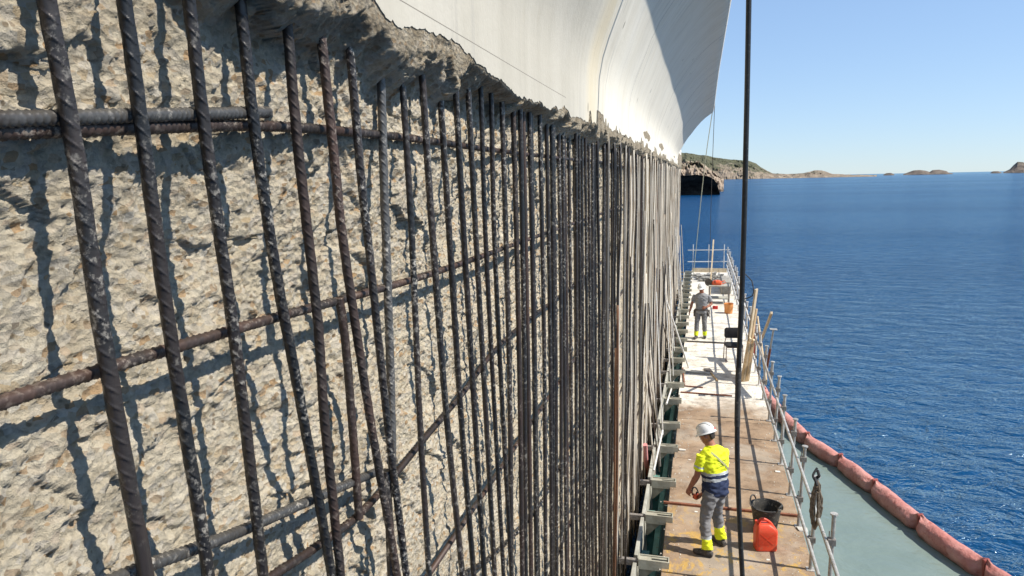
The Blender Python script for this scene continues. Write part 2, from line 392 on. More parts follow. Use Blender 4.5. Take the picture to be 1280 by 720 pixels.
class MB:
    def __init__(s): s.V = []; s.F = []; s.M = []
    def add(s, V, F, m=0):
        o = len(s.V); s.V += [tuple(map(float, v)) for v in V]; s.F += [tuple(i + o for i in f) for f in F]; s.M += [m] * len(F); return s
    def box(s, x0, x1, y0, y1, z0, z1, m=0, bev=0.):
        V = [(x, y, z) for x in (x0, x1) for y in (y0, y1) for z in (z0, z1)]
        F = [(0, 1, 3, 2), (4, 6, 7, 5), (0, 4, 5, 1), (2, 3, 7, 6), (0, 2, 6, 4), (1, 5, 7, 3)]
        return s.add(V, F, m)
    def bar(s, a, b, w, h, ref=(0, 0, 1), m=0):
        """box beam from a to b; h along ref, w sideways"""
        a = np.asarray(a, float); b = np.asarray(b, float)
        U, W = frame(b - a, ref)
        V = [p + sx * W * w / 2 + sz * U * h / 2 for p in (a, b) for sx, sz in ((-1, -1), (1, -1), (1, 1), (-1, 1))]
        F = [(0, 1, 2, 3), (7, 6, 5, 4), (0, 4, 5, 1), (1, 5, 6, 2), (2, 6, 7, 3), (3, 7, 4, 0)]
        return s.add(V, F, m)
    def tube(s, pts, r, seg=10, m=0, ref=None, cap=True):
        P = np.asarray(pts, float); n = len(P); rr = np.broadcast_to(np.asarray(r, float), (n,))
        T = np.gradient(P, axis=0); V = []
        U0 = None
        for i in range(n):
            U, W = frame(T[i], ref if U0 is None else U0); U0 = U
            for j in range(seg):
                a = 2 * pi * j / seg; V.append(P[i] + rr[i] * (cos(a) * U + sin(a) * W))
        F = [(i * seg + j, i * seg + (j + 1) % seg, (i + 1) * seg + (j + 1) % seg, (i + 1) * seg + j) for i in range(n - 1) for j in range(seg)]
        if cap: F += [tuple(range(seg))[::-1], tuple((n - 1) * seg + j for j in range(seg))]
        return s.add(V, F, m)
    def rings(s, R, m=0, cap=True):
        """R: list of equal length rings of points"""
        n = len(R); k_ = len(R[0]); V = [p for r in R for p in r]
        F = [(i * k_ + j, i * k_ + (j + 1) % k_, (i + 1) * k_ + (j + 1) % k_, (i + 1) * k_ + j) for i in range(n - 1) for j in range(k_)]
        if cap: F += [tuple(range(k_))[::-1], tuple((n - 1) * k_ + j for j in range(k_))]
        return s.add(V, F, m)
    def prism(s, poly, y0, y1, m=0):
        """poly in (x, z), extruded along y"""
        n = len(poly)
        V = [(x, y0, z) for x, z in poly] + [(x, y1, z) for x, z in poly]
        F = [tuple(range(n)), tuple(range(2 * n - 1, n - 1, -1))] + [(i, i + n, (i + 1) % n + n, (i + 1) % n) for i in range(n)]
        return s.add(V, F, m)
    def mesh(s, name, mats, smooth=False):
        me = pymesh(name, s.V, s.F, mats, smooth, s.M)
        bm = bmesh.new(); bm.from_mesh(me); bmesh.ops.recalc_face_normals(bm, faces=bm.faces); bm.to_mesh(me); bm.free()
        return me
    def build(s, name, mats, parent=None, smooth=False, bevel=0., loc=None):
        o = bpy.data.objects.new(name, s.mesh(name, mats, smooth)); link(o, parent)
        if loc is not None: o.location = loc
        if smooth:
            for e in o.data.edges: pass
            o.data.set_sharp_from_angle(angle=radians(40))
        if bevel:
            bv = o.modifiers.new('bevel', 'BEVEL'); bv.width = bevel; bv.segments = 2; bv.limit_method = 'ANGLE'
        return o
def part(name, me, parent, loc=(0, 0, 0)):
    o = bpy.data.objects.new(name, me); o.location = loc; return link(o, parent)

# ------------------------------------------------------------------ vector noise (numpy)
def hsh(ix, iy, seed):
    h_ = (ix.astype(np.int64) * 374761393 + iy.astype(np.int64) * 668265263 + seed * 2147483647) & 0xffffffff
    h_ = ((h_ ^ (h_ >> 13)) * 1274126177) & 0xffffffff
    h_ = ((h_ ^ (h_ >> 16)) * 2246822519) & 0xffffffff
    return ((h_ ^ (h_ >> 15)) & 0xffffff) / float(0x1000000)
def vnoise(x, y, seed=0):
    ix, iy = np.floor(x), np.floor(y); fx, fy = x - ix, y - iy
    fx = fx * fx * fx * (fx * (fx * 6 - 15) + 10); fy = fy * fy * fy * (fy * (fy * 6 - 15) + 10)
    a, b = hsh(ix, iy, seed), hsh(ix + 1, iy, seed); c_, d = hsh(ix, iy + 1, seed), hsh(ix + 1, iy + 1, seed)
    return (a * (1 - fx) + b * fx) * (1 - fy) + (c_ * (1 - fx) + d * fx) * fy - .5
def fbm(x, y, seed=0, oct_=5, gain=.5):
    s_ = 0; a = 1.
    for i in range(oct_):
        s_ = s_ + a * vnoise(x * 2 ** i + 17.3 * i, y * 2 ** i - 9.1 * i, seed + i); a *= gain
    return s_
def chip(x, y, seed=0, tilt=1.2):
    """faceted chips: every cell is a randomly tilted flat"""
    ix, iy = np.floor(x), np.floor(y)
    best = np.full(x.shape, 9.); val = np.zeros(x.shape)
    for i in (-1, 0, 1):
        for j in (-1, 0, 1):
            cx, cy = ix + i, iy + j
            px, py = cx + hsh(cx, cy, seed), cy + hsh(cx, cy, seed + 1)
            d = (x - px) ** 2 + (y - py) ** 2
            v = hsh(cx, cy, seed + 2) - .5 + tilt * ((x - px) * (hsh(cx, cy, seed + 3) - .5) + (y - py) * (hsh(cx, cy, seed + 4) - .55))
            mk = d < best; best = np.where(mk, d, best); val = np.where(mk, v, val)
    return val
def sstep(a, b, x):
    t = np.clip((x - a) / (b - a), 0, 1); return t * t * (3 - 2 * t)

# ================================================================== SETTING: sea, land
SEA = -1.0
me = pymesh('sea', [(-9000, -3000, SEA), (30000, -3000, SEA), (30000, 32000, SEA), (-9000, 32000, SEA)], [(0, 1, 2, 3)], MAT['sea'])
o = part('sea', me, None); o['kind'] = 'structure'; o['label'] = 'deep blue rippled sea reaching to the horizon'
boom_px = [(966, 508), (1008, 551), (1055, 583), (1100, 618), (1155, 662), (1230, 715)]
boom_path = [np.array([1.60, 23.5, SEA]), np.array([1.66, 21.0, SEA])] + [onz(*p, SEA + .1) for p in boom_px] + [np.array([5.2, 9.3, SEA]), np.array([6.9, 6.6, SEA])]
for p in boom_path: p[2] = SEA + .09
BP = catmull(boom_path, 400)
V = [(p[0], p[1], SEA + .004) for p in BP[::8]] + [(7.4, 4.0, SEA + .004), (-.9, 4.0, SEA + .004), (-.9, 23.4, SEA + .004)]
o = part('turbid_water', pymesh('turbid_water', V, [tuple(range(len(V)))], MAT['turbid']), None); o['kind'] = 'structure'

def land(name, prof, dist, w_front, w_back, mat, seed, rough=.25, base=SEA, undercut=0., rows=26, step=1.0, kind=True):
    """prof: (pixel x, pixel y of the skyline) at a distance; a ridge with a front and a back slope"""
    xs = np.arange(prof[0][0], prof[-1][0] + .01, step)
    ys = np.interp(xs, [p[0] for p in prof], [p[1] for p in prof])
    tt = np.linspace(-1, 1, rows)
    P = np.zeros((rows, len(xs), 3))
    for j, (x, y) in enumerate(zip(xs, ys)):
        d = ray(x, y); hd = d[:2] / np.linalg.norm(d[:2]); sl = d[2] / np.linalg.norm(d[:2])
        hgt = max(EYE + sl * dist - base, .05)
        for i, t in enumerate(tt):
            dd = dist + (t * w_front if t < 0 else t * w_back)
            u = 1 - abs(t)
            shape = u ** .75 if t < 0 else u
            if undercut and t < 0:
                shape = min(1., u * 2.6); dd = dist - w_front * (np.interp(u, [0, .12, .3, .45, 1], [.55, .40, .8, 1., 0.]))
            P[i, j] = (hd[0] * dd, hd[1] * dd, base - .4 + (hgt + .4) * shape)
    hmax = P[..., 2].max() - base
    lat = np.arange(len(xs))[None, :] * np.ones((rows, 1)); rr = np.arange(rows)[:, None] * np.ones((1, len(xs)))
    nz = fbm(lat * .13 * step + seed, rr * .30, seed, 6, .6); env = (1 - np.abs(tt))[:, None] ** .5
    P[..., 2] += nz * rough * hmax * env * (np.abs(tt)[:, None] * .9 + .1)
    nx = fbm(lat * .12 * step + 50 + seed, rr * .45, seed + 9, 6, .6)
    dirs = P[..., :2] / np.linalg.norm(P[..., :2], axis=-1, keepdims=True)
    P[..., :2] += dirs * (nx * rough * w_front * .9)[..., None]
    o = part(name, gridmesh(name, P, mat, smooth=False), None)
    if kind: o['kind'] = 'structure'
    return o
land('headland', [(790, 187), (840, 188), (858, 190.5), (868, 192), (885, 194), (897, 197), (915, 199), (935, 200.5), (945, 204), (951, 208.5), (960, 213.5), (966, 216.6), (985, 217.6), (1003, 216.6), (1013, 214.5), (1018, 213), (1027, 212.6), (1033, 214.5), (1040, 217.4), (1060, 218.2), (1080, 218.6), (1096, 219.0)], 1900, 220, 220, MAT['hill'], 3, .12, rows=34, step=.6)
land('rocky_slope', [(800, 192), (848, 195), (858, 198), (866, 201), (874, 199.5), (880, 204), (888, 211), (893, 215), (898, 219), (905, 224)], 330, 26, 20, MAT['slope'], 8, .3, rows=30, step=.7)
land('rock_outcrop', [(800, 218.5), (846, 219), (853, 219.5), (870, 219), (884, 220.5), (892, 224), (896, 229), (898, 235), (900, 240)], 255, 9, 12, MAT['cliff'], 5, .12, undercut=1, rows=40, step=.5)
land('islet', [(1104, 218.4), (1108, 216.2), (1114, 216), (1118, 218)], 2600, 18, 18, MAT['islet'], 12, .06, step=.5)
land('islet', [(1129, 217.6), (1136, 215), (1142, 212.8), (1150, 212.2), (1157, 213.2), (1162, 214.8), (1166, 212.4), (1174, 211.8), (1183, 213.6), (1186, 215.8), (1191, 216.6)], 2600, 40, 40, MAT['islet'], 13, .08, step=.5)
land('islet', [(1238, 216), (1241, 214), (1248, 213.8), (1252, 215.6)], 2600, 16, 16, MAT['islet'], 14, .06, step=.5)
land('islet', [(1254, 215.2), (1262, 211.5), (1267, 206), (1272, 201.8), (1278, 202), (1284, 204), (1296, 209), (1310, 215)], 2600, 55, 55, MAT['islet'], 15, .10, step=.5)

# ================================================================== THE WALL
XB = -0.95                                   # plane of the vertical bars
YEND = 33.5
wall = empty('concrete_wall', (-2, 10, SEA), 'tall concrete wall, lower face broken back to rough core, upper part smooth white and flared outwards', 'wall')
W0 = np.array([-2, 10, SEA])
ycol = np.concatenate([np.linspace(-2.2, .55, 40, endpoint=False), np.linspace(.55, 3.2, 520, endpoint=False)])
yy = 3.2; tail = []
while yy < YEND:
    tail.append(yy); yy += .0051 + (yy - 3.2) * .0085
ycol = np.concatenate([ycol, tail, [YEND]])
zrow = np.concatenate([np.linspace(-1.3, 2.6, 150, endpoint=False), np.linspace(2.6, 3.7, 90, endpoint=False), np.linspace(3.7, 5.72, 400, endpoint=False), np.linspace(5.72, 6.08, 45)])
def white_edge(y):
    y = np.asarray(y, float); z0 = np.zeros_like(y)
    e = 5.585 - .045 * sstep(2.0, 3.6, y) + .05 * sstep(4.5, 7, y) + .36 * (1 - sstep(.95, 1.32, y))
    e = e + .055 * fbm(y * 3.0, z0 + 3.3, 40, 5, .52) + .014 * fbm(y * 14, z0 + 5.3, 43, 4, .6) + .006 * chip(y * 22 + .3 * fbm(y * 40, z0, 3, 2), z0 + .5, 44)
    sp = sstep(.08, .30, fbm(y * 2.1, z0 + 8.8, 47, 4, .55)) * sstep(3.5, 6, y)
    return e + sp * .10
def core_x(Y, Z):
    wx = .06 * fbm(Y * 6, Z * 6, 21, 3); wz = .06 * fbm(Y * 6 + 40, Z * 6, 25, 3)
    A, B = Y + wx, Z + wz
    zl = 5.430 + .34 * (1 - sstep(.95, 1.32, Y))
    big_ = 1 + 2.4 * sstep(zl - .06, zl + .02, Z)
    d = .045 * fbm(Y * 1.6, Z * 1.6, 1, 3) + .019 * chip(A / .27, B / .20, 31) * big_ + .0105 * chip(A / .105, B / .075, 36) \
        + .0078 * chip(A / .042, B / .030, 41) + .0050 * chip(A / .017, B / .013, 46) + .006 * fbm(Y * 30, Z * 30, 51, 3)
    lip = sstep(zl - .02, zl + .10, Z + .09 * fbm(Y * 6, Z * 2, 61, 4, .6))
    x = -1.062 + .060 * sstep(4.85, 5.36, Z) + d * (1 + .2 * lip) + lip * .115 + .030 * sstep(zl + .05, zl + .13, Z)
    ed_ = white_edge(Y[0])[None, :]; pl = sstep(ed_ - .035, ed_ - .004, Z)
    x = np.maximum(x, x * (1 - pl) - .872 * pl)
    return np.minimum(x, -.8715)
Yg, Zg = np.meshgrid(ycol, zrow)
Pg = np.stack([core_x(Yg, Zg), Yg, Zg], -1)
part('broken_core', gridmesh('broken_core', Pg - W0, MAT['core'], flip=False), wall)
# smooth shell: profile (x, z above deck) extruded along the wall, lower edge jagged
prof = [(-.868, None), (-.868, 5.80), (-.862, 5.95), (-.83, 6.12), (-.78, 6.27), (-.70, 6.47), (-.60, 6.72), (-.50, 6.92), (-.36, 7.12), (-.21, 7.32), (-.04, 7.51), (.12, 7.66), (.26, 7.76), (.39, 7.85), (.415, 7.90), (.42, 8.3), (-1.6, 8.3), (-3.0, 8.3)]
SHEND = 27.5
ysh = ycol[(ycol <= SHEND)]
ysh = np.concatenate([ysh, [SHEND]])
rows = []
we = white_edge(ysh)
rows.append(np.stack([np.full_like(ysh, -.8745), ysh, we + .001], -1))
for x, z in prof:
    zz = we if z is None else np.full_like(ysh, z)
    xx = np.full_like(ysh, x)
    if z is not None:
        g_ = sstep(20, 27.5, ysh) * np.clip((z - 5.8) / 1.5, 0, 1) * np.clip((8.3 - z) / .4, 0, 1)
        wE = sstep(19, 27.4, ysh)
        zz = zz - .34 * wE * np.clip((z - 5.8) / 1.2, 0, 1) * np.clip((8.3 - z) / .4, 0, 1)
        xx = xx + .012 * fbm(ysh * .5, zz * .7, 70, 2) * (z < 7.8)
    rows.append(np.stack([xx, ysh, zz], -1))
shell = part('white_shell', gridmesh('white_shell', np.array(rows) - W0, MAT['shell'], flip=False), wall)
shell.data.set_sharp_from_angle(angle=radians(50))
shell['label'] = 'smooth white concrete upper face flaring outwards'
ep = [(rows[i][-1][0], rows[i][-1][2]) for i in range(len(rows))] + [(-3.0, 5.6)]
m = MB().prism([(x - W0[0], z - W0[2]) for x, z in ep], SHEND - .02 - W0[1], SHEND + .25 - W0[1]); m.build('end_face', MAT['shell'], wall)
# far continuation of the upper face, straight, and the solid core behind everything
m = MB(); m.box(-3.0 - W0[0], -.90 - W0[0], SHEND + .25 - W0[1], YEND - W0[1], 5.66 - W0[2], 6.35 - W0[2]); m.build('far_shell', MAT['shell'], wall)
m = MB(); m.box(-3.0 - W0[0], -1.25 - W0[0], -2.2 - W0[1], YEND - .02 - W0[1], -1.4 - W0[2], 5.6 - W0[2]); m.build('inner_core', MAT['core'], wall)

# ================================================================== REINFORCEMENT
mat_ = empty('rebar_mat', (XB, 10, 0), 'grid of dark ribbed steel bars standing in front of the broken wall face', 'rebar')
R0 = np.array([XB, 10, 0])
def rib_tube(name, pts, r, seg, mat, pitch=.034, h=.0022, dense=.0024, ang=.42, zsplit=None, coarse=.05, phase=0., ref=None, helix=1, rot=.5, sig=.075):
    """deformed bar: two rows of slanted ribs and two lengthwise ribs"""
    P = np.asarray(pts, float)
    n0 = max(40, len(P) * 12); Q = catmull(P, n0)
    L = np.r_[0, np.cumsum(np.linalg.norm(np.diff(Q, axis=0), axis=1))]
    s_ = [0.]
    while s_[-1] < L[-1]:
        z = np.interp(s_[-1], L, Q[:, 2]); y = np.interp(s_[-1], L, Q[:, 1])
        s_.append(s_[-1] + (dense if zsplit is None or zsplit(y, z) else coarse))
    s_ = np.array(s_); s_[-1] = L[-1]
    Cn = np.stack([np.interp(s_, L, Q[:, i]) for i in range(3)], -1)
    T = np.gradient(Cn, axis=0); T /= np.linalg.norm(T, axis=1, keepdims=True)
    rf = np.array([1., 0, 0]) if ref is None else np.array(ref, float)
    U = rf - (T @ rf)[:, None] * T; U /= np.linalg.norm(U, axis=1, keepdims=True); Wv = np.cross(T, U)
    ph = np.arange(seg) * 2 * pi / seg
    S, PH = np.meshgrid(s_, ph, indexing='ij')
    half = np.mod(PH + rot, pi)                               # 0..pi on each side
    u = np.mod(S / pitch + phase + helix * ang * half / pi * 2 + (PH + rot > pi) * .5, 1)
    rib = np.exp(-((u - .5) / sig) ** 2) * np.sin(half) ** .6
    lon = np.exp(-(np.minimum(half, pi - half) / .22) ** 2)
    rad = r + h * rib + h * .75 * lon + .0006 * (np.sin(S * 61 + PH * 3) * np.sin(S * 23))
    V = Cn[:, None] + rad[..., None] * (np.cos(PH)[..., None] * U[:, None] + np.sin(PH)[..., None] * Wv[:, None])
    me = gridmesh(name, V - R0, mat, closed=True)
    bm = bmesh.new(); bm.from_mesh(me); bm.verts.ensure_lookup_table()
    for base in (0, (len(s_) - 1) * seg):
        try: bm.faces.new([bm.verts[base + j] for j in (range(seg) if base else reversed(range(seg)))])
        except ValueError: pass
    bm.to_mesh(me); bm.free(); return me
near = [
    [(40, -110), (58, 0), (92, 180), (125, 400), (160, 600), (184, 730)],
    [(139, -110), (155, 0), (180, 180), (207, 380), (232, 540), (262, 730)],
    [(222, -100), (236, 0), (258, 180), (290, 400), (310, 560), (330, 730)],
    [(299, -12), (301, 8), (318, 160), (345, 340), (375, 500), (416, 730)],
    [(356, 0), (358, 18), (372, 180), (397, 400), (406, 530), (427, 730)],
    [(399, 25), (402, 50), (418, 200), (430, 310), (463, 525), (498, 730)],
    [(433, 35), (437, 62), (452, 230), (461, 310), (484, 525), (509, 730)],
    [(472, 45), (475, 70), (480, 230), (484, 340), (489, 500), (491, 620)],
    [(500, 62), (502, 88), (515, 300), (525, 530), (537, 730)],
    [(526, 75), (528, 100), (541, 300), (559, 530), (579, 730)],
    [(547, 78), (549, 100), (562, 300), (577, 530), (593, 730)],
    [(567, 80), (569, 105), (580, 300), (594, 530), (606, 730)],
    [(584, 88), (585, 110), (595, 300), (608, 530), (619, 730)],
    [(600, 96), (601, 115), (607, 300), (619, 530), (630, 730)],
    [(613, 103), (614, 122), (618, 300), (629, 530), (640, 730)],
]
zs = lambda y, z: z > 4.95 - .78 * max(y - .35, 0) * 1.0
for i, L_ in enumerate(near):
    X_ = XB + [0, .004, 0, -.002, .01, .004, .008, -.02, 0, .005, 0, .006, -.004, .004, 0][i]
    pts = [onx(x, y, X_) for x, y in L_]
    if i > 2: pts[0] = pts[0] + (pts[0] - pts[1]) / abs(pts[0][2] - pts[1][2]) * .10
    d = pts[-1] - pts[-2]
    if i != 7:
        lo = pts[-1] + d / abs(d[2]) * .5; lo[1] = pts[-1][1] + (lo[1] - pts[-1][1]) * .5
        pts += [lo, np.array([X_, lo[1] + .02, lo[2] * .5]), np.array([X_, lo[1] + .03, -.6])]
    mt = MAT['bar_rust'] if i in (4, 5) else MAT['bar_steel'] if i == 7 else MAT['bar_dark']
    hi = i < 8
    me = rib_tube('vertical_bar', pts, .0120 if i == 0 else .0106 if i != 7 else .0115, 26 if hi else 12, mt, pitch=.031, h=.0030, ang=.62, sig=.055 if hi else .08, dense=.0011 if hi else .0035, zsplit=zs, phase=random.random(), rot=.4 + .5 * random.random())
    part('vertical_bar', me, mat_)
# every further vertical bar: mid distance with ribs, far ones plain but bent, meshes shared
y = 3.33; ybars = []
while y < YEND - .3:
    ybars.append(y); y += .148 + random.uniform(-.03, .03) + .035 * min(1, max(0, (y - 8) / 8))
midmesh = []
for v in range(6):
    b = [random.uniform(-.02, .02) for _ in range(5)]
    pts = [R0 + np.array([b[i] * .4, b[i] + .05 * (1 - t), 5.62 - t * 6.2]) for i, t in enumerate((0, .25, .5, .75, 1))]
    pts[0][1] = R0[1] + .05
    midmesh.append(rib_tube('vertical_bar', pts, .0138, 8, MAT['bar_dark'], pitch=.034, h=.0025, dense=.011, phase=random.random()))
farmesh = []
for v in range(10):
    b = [random.uniform(-.022, .022) for _ in range(8)]
    pts = [R0 + np.array([b[i] * .45, b[i], 5.63 - i / 7 * 6.2]) for i in range(8)]
    mm = MB().tube(catmull(pts, 22) - R0, .0150, 6)
    farmesh.append(mm)
farvar = {}
def far_bar(vi, mk):
    if (vi, mk) not in farvar: farvar[(vi, mk)] = farmesh[vi].mesh('vertical_bar', MAT[mk], True)
    return farvar[(vi, mk)]
midvar = {}
for i, y in enumerate(ybars):
    if y < 6.6:
        vi = i % 6; mk = 'bar_dark' if random.random() < .85 else 'bar_rust'
        if (vi, mk) not in midvar:
            mm = midmesh[vi] if mk == 'bar_dark' else midmesh[vi].copy()
            mm.materials[0] = MAT[mk]; midvar[(vi, mk)] = mm
        o = part('vertical_bar', midvar[(vi, mk)], mat_, (random.uniform(-.012, .012), y - R0[1], random.uniform(-.03, .03)))
        o.rotation_euler = (random.uniform(-.006, .006), 0, random.uniform(0, .4))
    else:
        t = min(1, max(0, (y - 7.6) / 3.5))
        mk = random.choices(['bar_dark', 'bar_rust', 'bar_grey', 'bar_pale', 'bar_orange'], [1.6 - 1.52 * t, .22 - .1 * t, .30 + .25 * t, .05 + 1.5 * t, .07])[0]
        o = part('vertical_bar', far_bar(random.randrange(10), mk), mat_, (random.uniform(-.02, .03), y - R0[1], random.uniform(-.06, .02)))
        o.rotation_euler = (random.uniform(-.012, .012), random.uniform(-.006, .006), random.uniform(0, 6.28) if random.random() < .5 else 0)
# lapped second bars pushed in beside the first ones
for i in range(22):
    y = random.uniform(5.2, 24); t = min(1, max(0, (y - 6) / 9))
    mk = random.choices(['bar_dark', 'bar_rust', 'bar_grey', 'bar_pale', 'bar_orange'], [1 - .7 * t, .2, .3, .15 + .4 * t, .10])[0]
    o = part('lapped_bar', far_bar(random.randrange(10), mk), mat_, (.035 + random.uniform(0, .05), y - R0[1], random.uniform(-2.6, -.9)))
    o.rotation_euler = (random.uniform(-.03, .03), random.uniform(-.012, .012), random.uniform(0, 6.28))
# horizontals
def hz(px, X_, yend=None, zend=None):
    pts = [onx(x, y, X_) for x, y in px]
    if yend:
        l = pts[-1]; n = 6
        pts += [np.array([X_ + random.uniform(-.01, .01), l[1] + (yend - l[1]) * j / n, l[2] + (zend - l[2]) * min(1, j / 2) + random.uniform(-.02, .02)]) for j in range(1, n + 1)]
    return pts
Hs = [([(-60, 168), (0, 165), (160, 160), (320, 157), (440, 165), (530, 175), (620, 188)], -.984, 14, 5.27, 'bar_rust', .0118),
      ([(-60, 152), (0, 149), (160, 144.5), (335, 140)], -.972, None, None, 'bar_steel', .0118),
      ([(-60, 523), (0, 503), (150, 455), (340, 398), (450, 368), (560, 335)], -.984, 14, 4.76, 'bar_rust', .0112),
      ([(100, 742), (190, 705), (290, 668), (400, 620), (470, 590)], -.984, None, None, 'bar_steel', .0118),
      ([(290, 755), (340, 720), (400, 680), (460, 632), (533, 545), (577, 493), (633, 423)], -.99, 14, 4.25, 'bar_rust', .0112),
      ([(545, 745), (580, 718), (620, 690), (680, 622)], -.984, 14, 2.95, 'bar_dark', .0118)]
for px, X_, ye, ze, mk, r in Hs:
    pts = hz(px, X_, ye, ze)
    me = rib_tube('horizontal_bar', pts, r, 16, MAT[mk], pitch=.0135 if mk == 'bar_steel' else .018, h=.0024, dense=.0016, sig=.16 if mk == 'bar_steel' else .10, zsplit=lambda y, z: y < 3.2, coarse=.04, ref=(1, 0, 0), ang=.5)
    part('horizontal_bar', me, mat_)
for z in (5.28, 4.74, 4.22, 3.62, 2.95, 2.3, 1.65, 1.0, .4):
    y0 = 13.8 if z in (5.28, 4.74, 4.22, 2.95) else 2.2
    pts = [np.array([-.985 + random.uniform(-.008, .008), y0 + (YEND - .4 - y0) * j / 14, z + random.uniform(-.03, .03)]) for j in range(15)]
    o = part('horizontal_bar', MB().tube(catmull(pts, 60) - R0, .0125, 7).mesh('horizontal_bar', MAT['bar_rust'], True), mat_)
# short loose laps seen close by
for px, X_, mk, r in (([(424, 372), (432, 430), (441, 540), (449, 648)], -.972, 'bar_rust', .012), ([(482, 588), (487, 660), (490, 740)], -.968, 'bar_dark', .014)):
    part('lapped_bar', rib_tube('lapped_bar', [onx(x, y, X_) for x, y in px], r, 14, MAT[mk], pitch=.022, h=.0018, dense=.003, rot=.8), mat_)

# ================================================================== PLATFORM
plat = empty('work_platform', (.56, 22, 0), 'long narrow work platform with dusty concrete deck panels along the wall foot', 'platform')
PO = np.array([.56, 22, 0])
DX0, DX1 = -.385, 1.535
joints = [3.6, 5.2, 6.9, 8.55, 10.52, 12.42, 14.6, 16.28, 18.2, 20.3, 22.5, 24.6, 26.7, 28.8, 30.9, 33.0, 35.1, 37.2, 39.4]
for a, b in zip(joints, joints[1:]):
    m = MB(); dz = random.uniform(-.006, .004)
    ex = random.uniform(-.02, .02)
    m.box(DX0 + ex - .56, DX1 - .56, a + .009 - 22, b - .009 - 22, -.12, dz)
    m.build('deck_panel', MAT['deck'], plat, bevel=.008)
m = MB()
for x in (-.36, 1.43):
    m.box(x - .56, x + .08 - .56, 3.6 - 22, 39.4 - 22, -.42, -.122)
m.build('edge_beam', MAT['teal'], plat)
y = 3.9
while y < 39:
    MB().box(DX0 + .11 - .56, DX1 - .12 - .56, y - .05 - 22, y + .05 - 22, -.40, -.125).build('cross_beam', MAT['teal'], plat); y += 2.1
# slotted brackets that hold the platform off the wall
yb = [4.85, 6.1, 7.4, 8.68, 9.95, 11.2, 12.74, 14.02, 15.65, 16.9, 18.1] + [18.1 + 1.25 * j for j in range(1, 17)]
bm_ = MB()
bm_.box(-.30, .10, -.075, -.055, -.06, .075); bm_.box(-.30, .10, .055, .075, -.06, .075)      # two cheeks
bm_.box(.085, .10, -.054, .054, -.06, .075); bm_.box(-.30, -.285, -.054, .054, -.06, .075)
bm_.box(-.284, -.13, -.054, .054, .045, .06)                                                  # cover plate leaving a slot
bm_.box(-.129, .084, -.054, -.020, .045, .06); bm_.box(-.129, .084, .020, .054, .045, .06)
bme = bm_.mesh('bracket', MAT['cap'])
gm = MB().prism([(-.295, -.062), (-.06, -.062), (-.27, -.28), (-.295, -.28)], -.012, .012).mesh('gusset', MAT['cap'])
am = MB().box(-.56, -.302, -.03, .03, -.05, .03).mesh('anchor_arm', MAT['clamp'])
for y in yb:
    b = part('bracket', bme, plat, (-.40 - .56 + random.uniform(-.02, .02), y - 22, .02))
    b.rotation_euler = (random.uniform(-.05, .05), random.uniform(-.04, .04), random.uniform(-.05, .05))
    part('gusset', gm, b); part('anchor_arm', am, b)
# grey form panels standing behind the brackets, teal soldiers under them
for a, b in zip(yb, yb[1:]):
    MB().box(-.765 - .56, -.715 - .56, a + .09 - 22, b - .09 - 22, -1.15, .05 + random.uniform(-.05, .06)).build('form_panel', MAT['panel'], plat, bevel=.006)
    MB().box(-.712 - .56, -.60 - .56, (a + b) / 2 - .10 - 22, (a + b) / 2 + .10 - 22, -1.1, -.22).build('soldier_beam', MAT['teal'], plat, bevel=.006)
m = MB().box(-.58 - .56, -.50 - .56, 3.7 - 22, 39 - 22, -.60, -.42); m.build('ledger_beam', MAT['teal'], plat)

# guard railing ------------------------------------------------------
railing = empty('guard_railing', (1.49, 22, 0), 'galvanised tube guard railing with couplers along the sea edge of the platform', 'railing')
G0 = np.array([1.49, 22, 0])
py = [4.0, 5.3, 6.55, 7.82, 9.03, 10.2, 11.25, 12.5, 13.65, 14.8, 16.25, 17.4, 18.55, 19.8, 21.0] + [21.0 + 1.25 * j for j in range(1, 15)]
for i, y in enumerate(py):
    h_ = random.uniform(1.22, 1.38); lx, ly = random.uniform(-.015, .05), random.uniform(-.04, .03)
    mk = 'galv' if y < 17 else 'galv_white'
    m = MB().tube([(0, 0, -.02), (lx * .5, ly * .5, h_ * .5), (lx, ly, h_)], .0235, 10)
    p = m.build('post', MAT[mk], railing, True, loc=(0, y - 22, 0))
    MB().tube([(lx, ly, h_ - .004), (lx, ly, h_ + .012)], .042, 10).build('cap_plate', MAT[mk], p, False)
    MB().box(-.05, .05, -.05, .05, .0005, .012).build('foot_plate', MAT[mk], p)
    for z in (.43, 1.04):
        f_ = z / h_
        m = MB(); m.box(-.052 + lx * f_, .034 + lx * f_, -.035 + ly * f_, .035 + ly * f_, z - .038, z + .038)
        m.tube([(-.03 + lx * f_, ly * f_ + .03, z + .03), (-.03 + lx * f_, ly * f_ + .03, z + .11)], .007, 6)
        m.build('coupler', MAT['clamp'], p, bevel=.008)
for z, ox in ((1.04, -.052), (.43, -.052)):
    a = 3.4; first = True
    while a < 38.4:
        b = min(a + random.uniform(4.2, 5.6), 38.6)
        z1, z2 = z + random.uniform(-.015, .02), z + random.uniform(-.02, .015)
        off = 0 if first else random.choice((0, .0))
        MB().tube([(ox + off, a - .35 - 22, z1), (ox + off + random.uniform(-.008, .008), (a + b) / 2 - 22, (z1 + z2) / 2 - .008), (ox + off, b - 22 - .37, z2)], .0225, 10).build('rail', MAT['galv'] if a < 16 else MAT['galv_white'], railing, True)
        a = b; first = False
er = empty('end_railing', (.5, 38.6, 0), 'white tube railing closing the far end of the platform', 'railing')
for x in (-.32, .5, 1.3):
    MB().tube([(x - .5, 0, -.01), (x - .5, 0, 1.5)], .024, 8).build('post', MAT['galv_white'], er, True)
for z in (.55, 1.18):
    MB().tube([(-1.1, -.05, z), (1.1, -.05, z + .04)], .023, 8).build('rail', MAT['galv_white'], er, True)
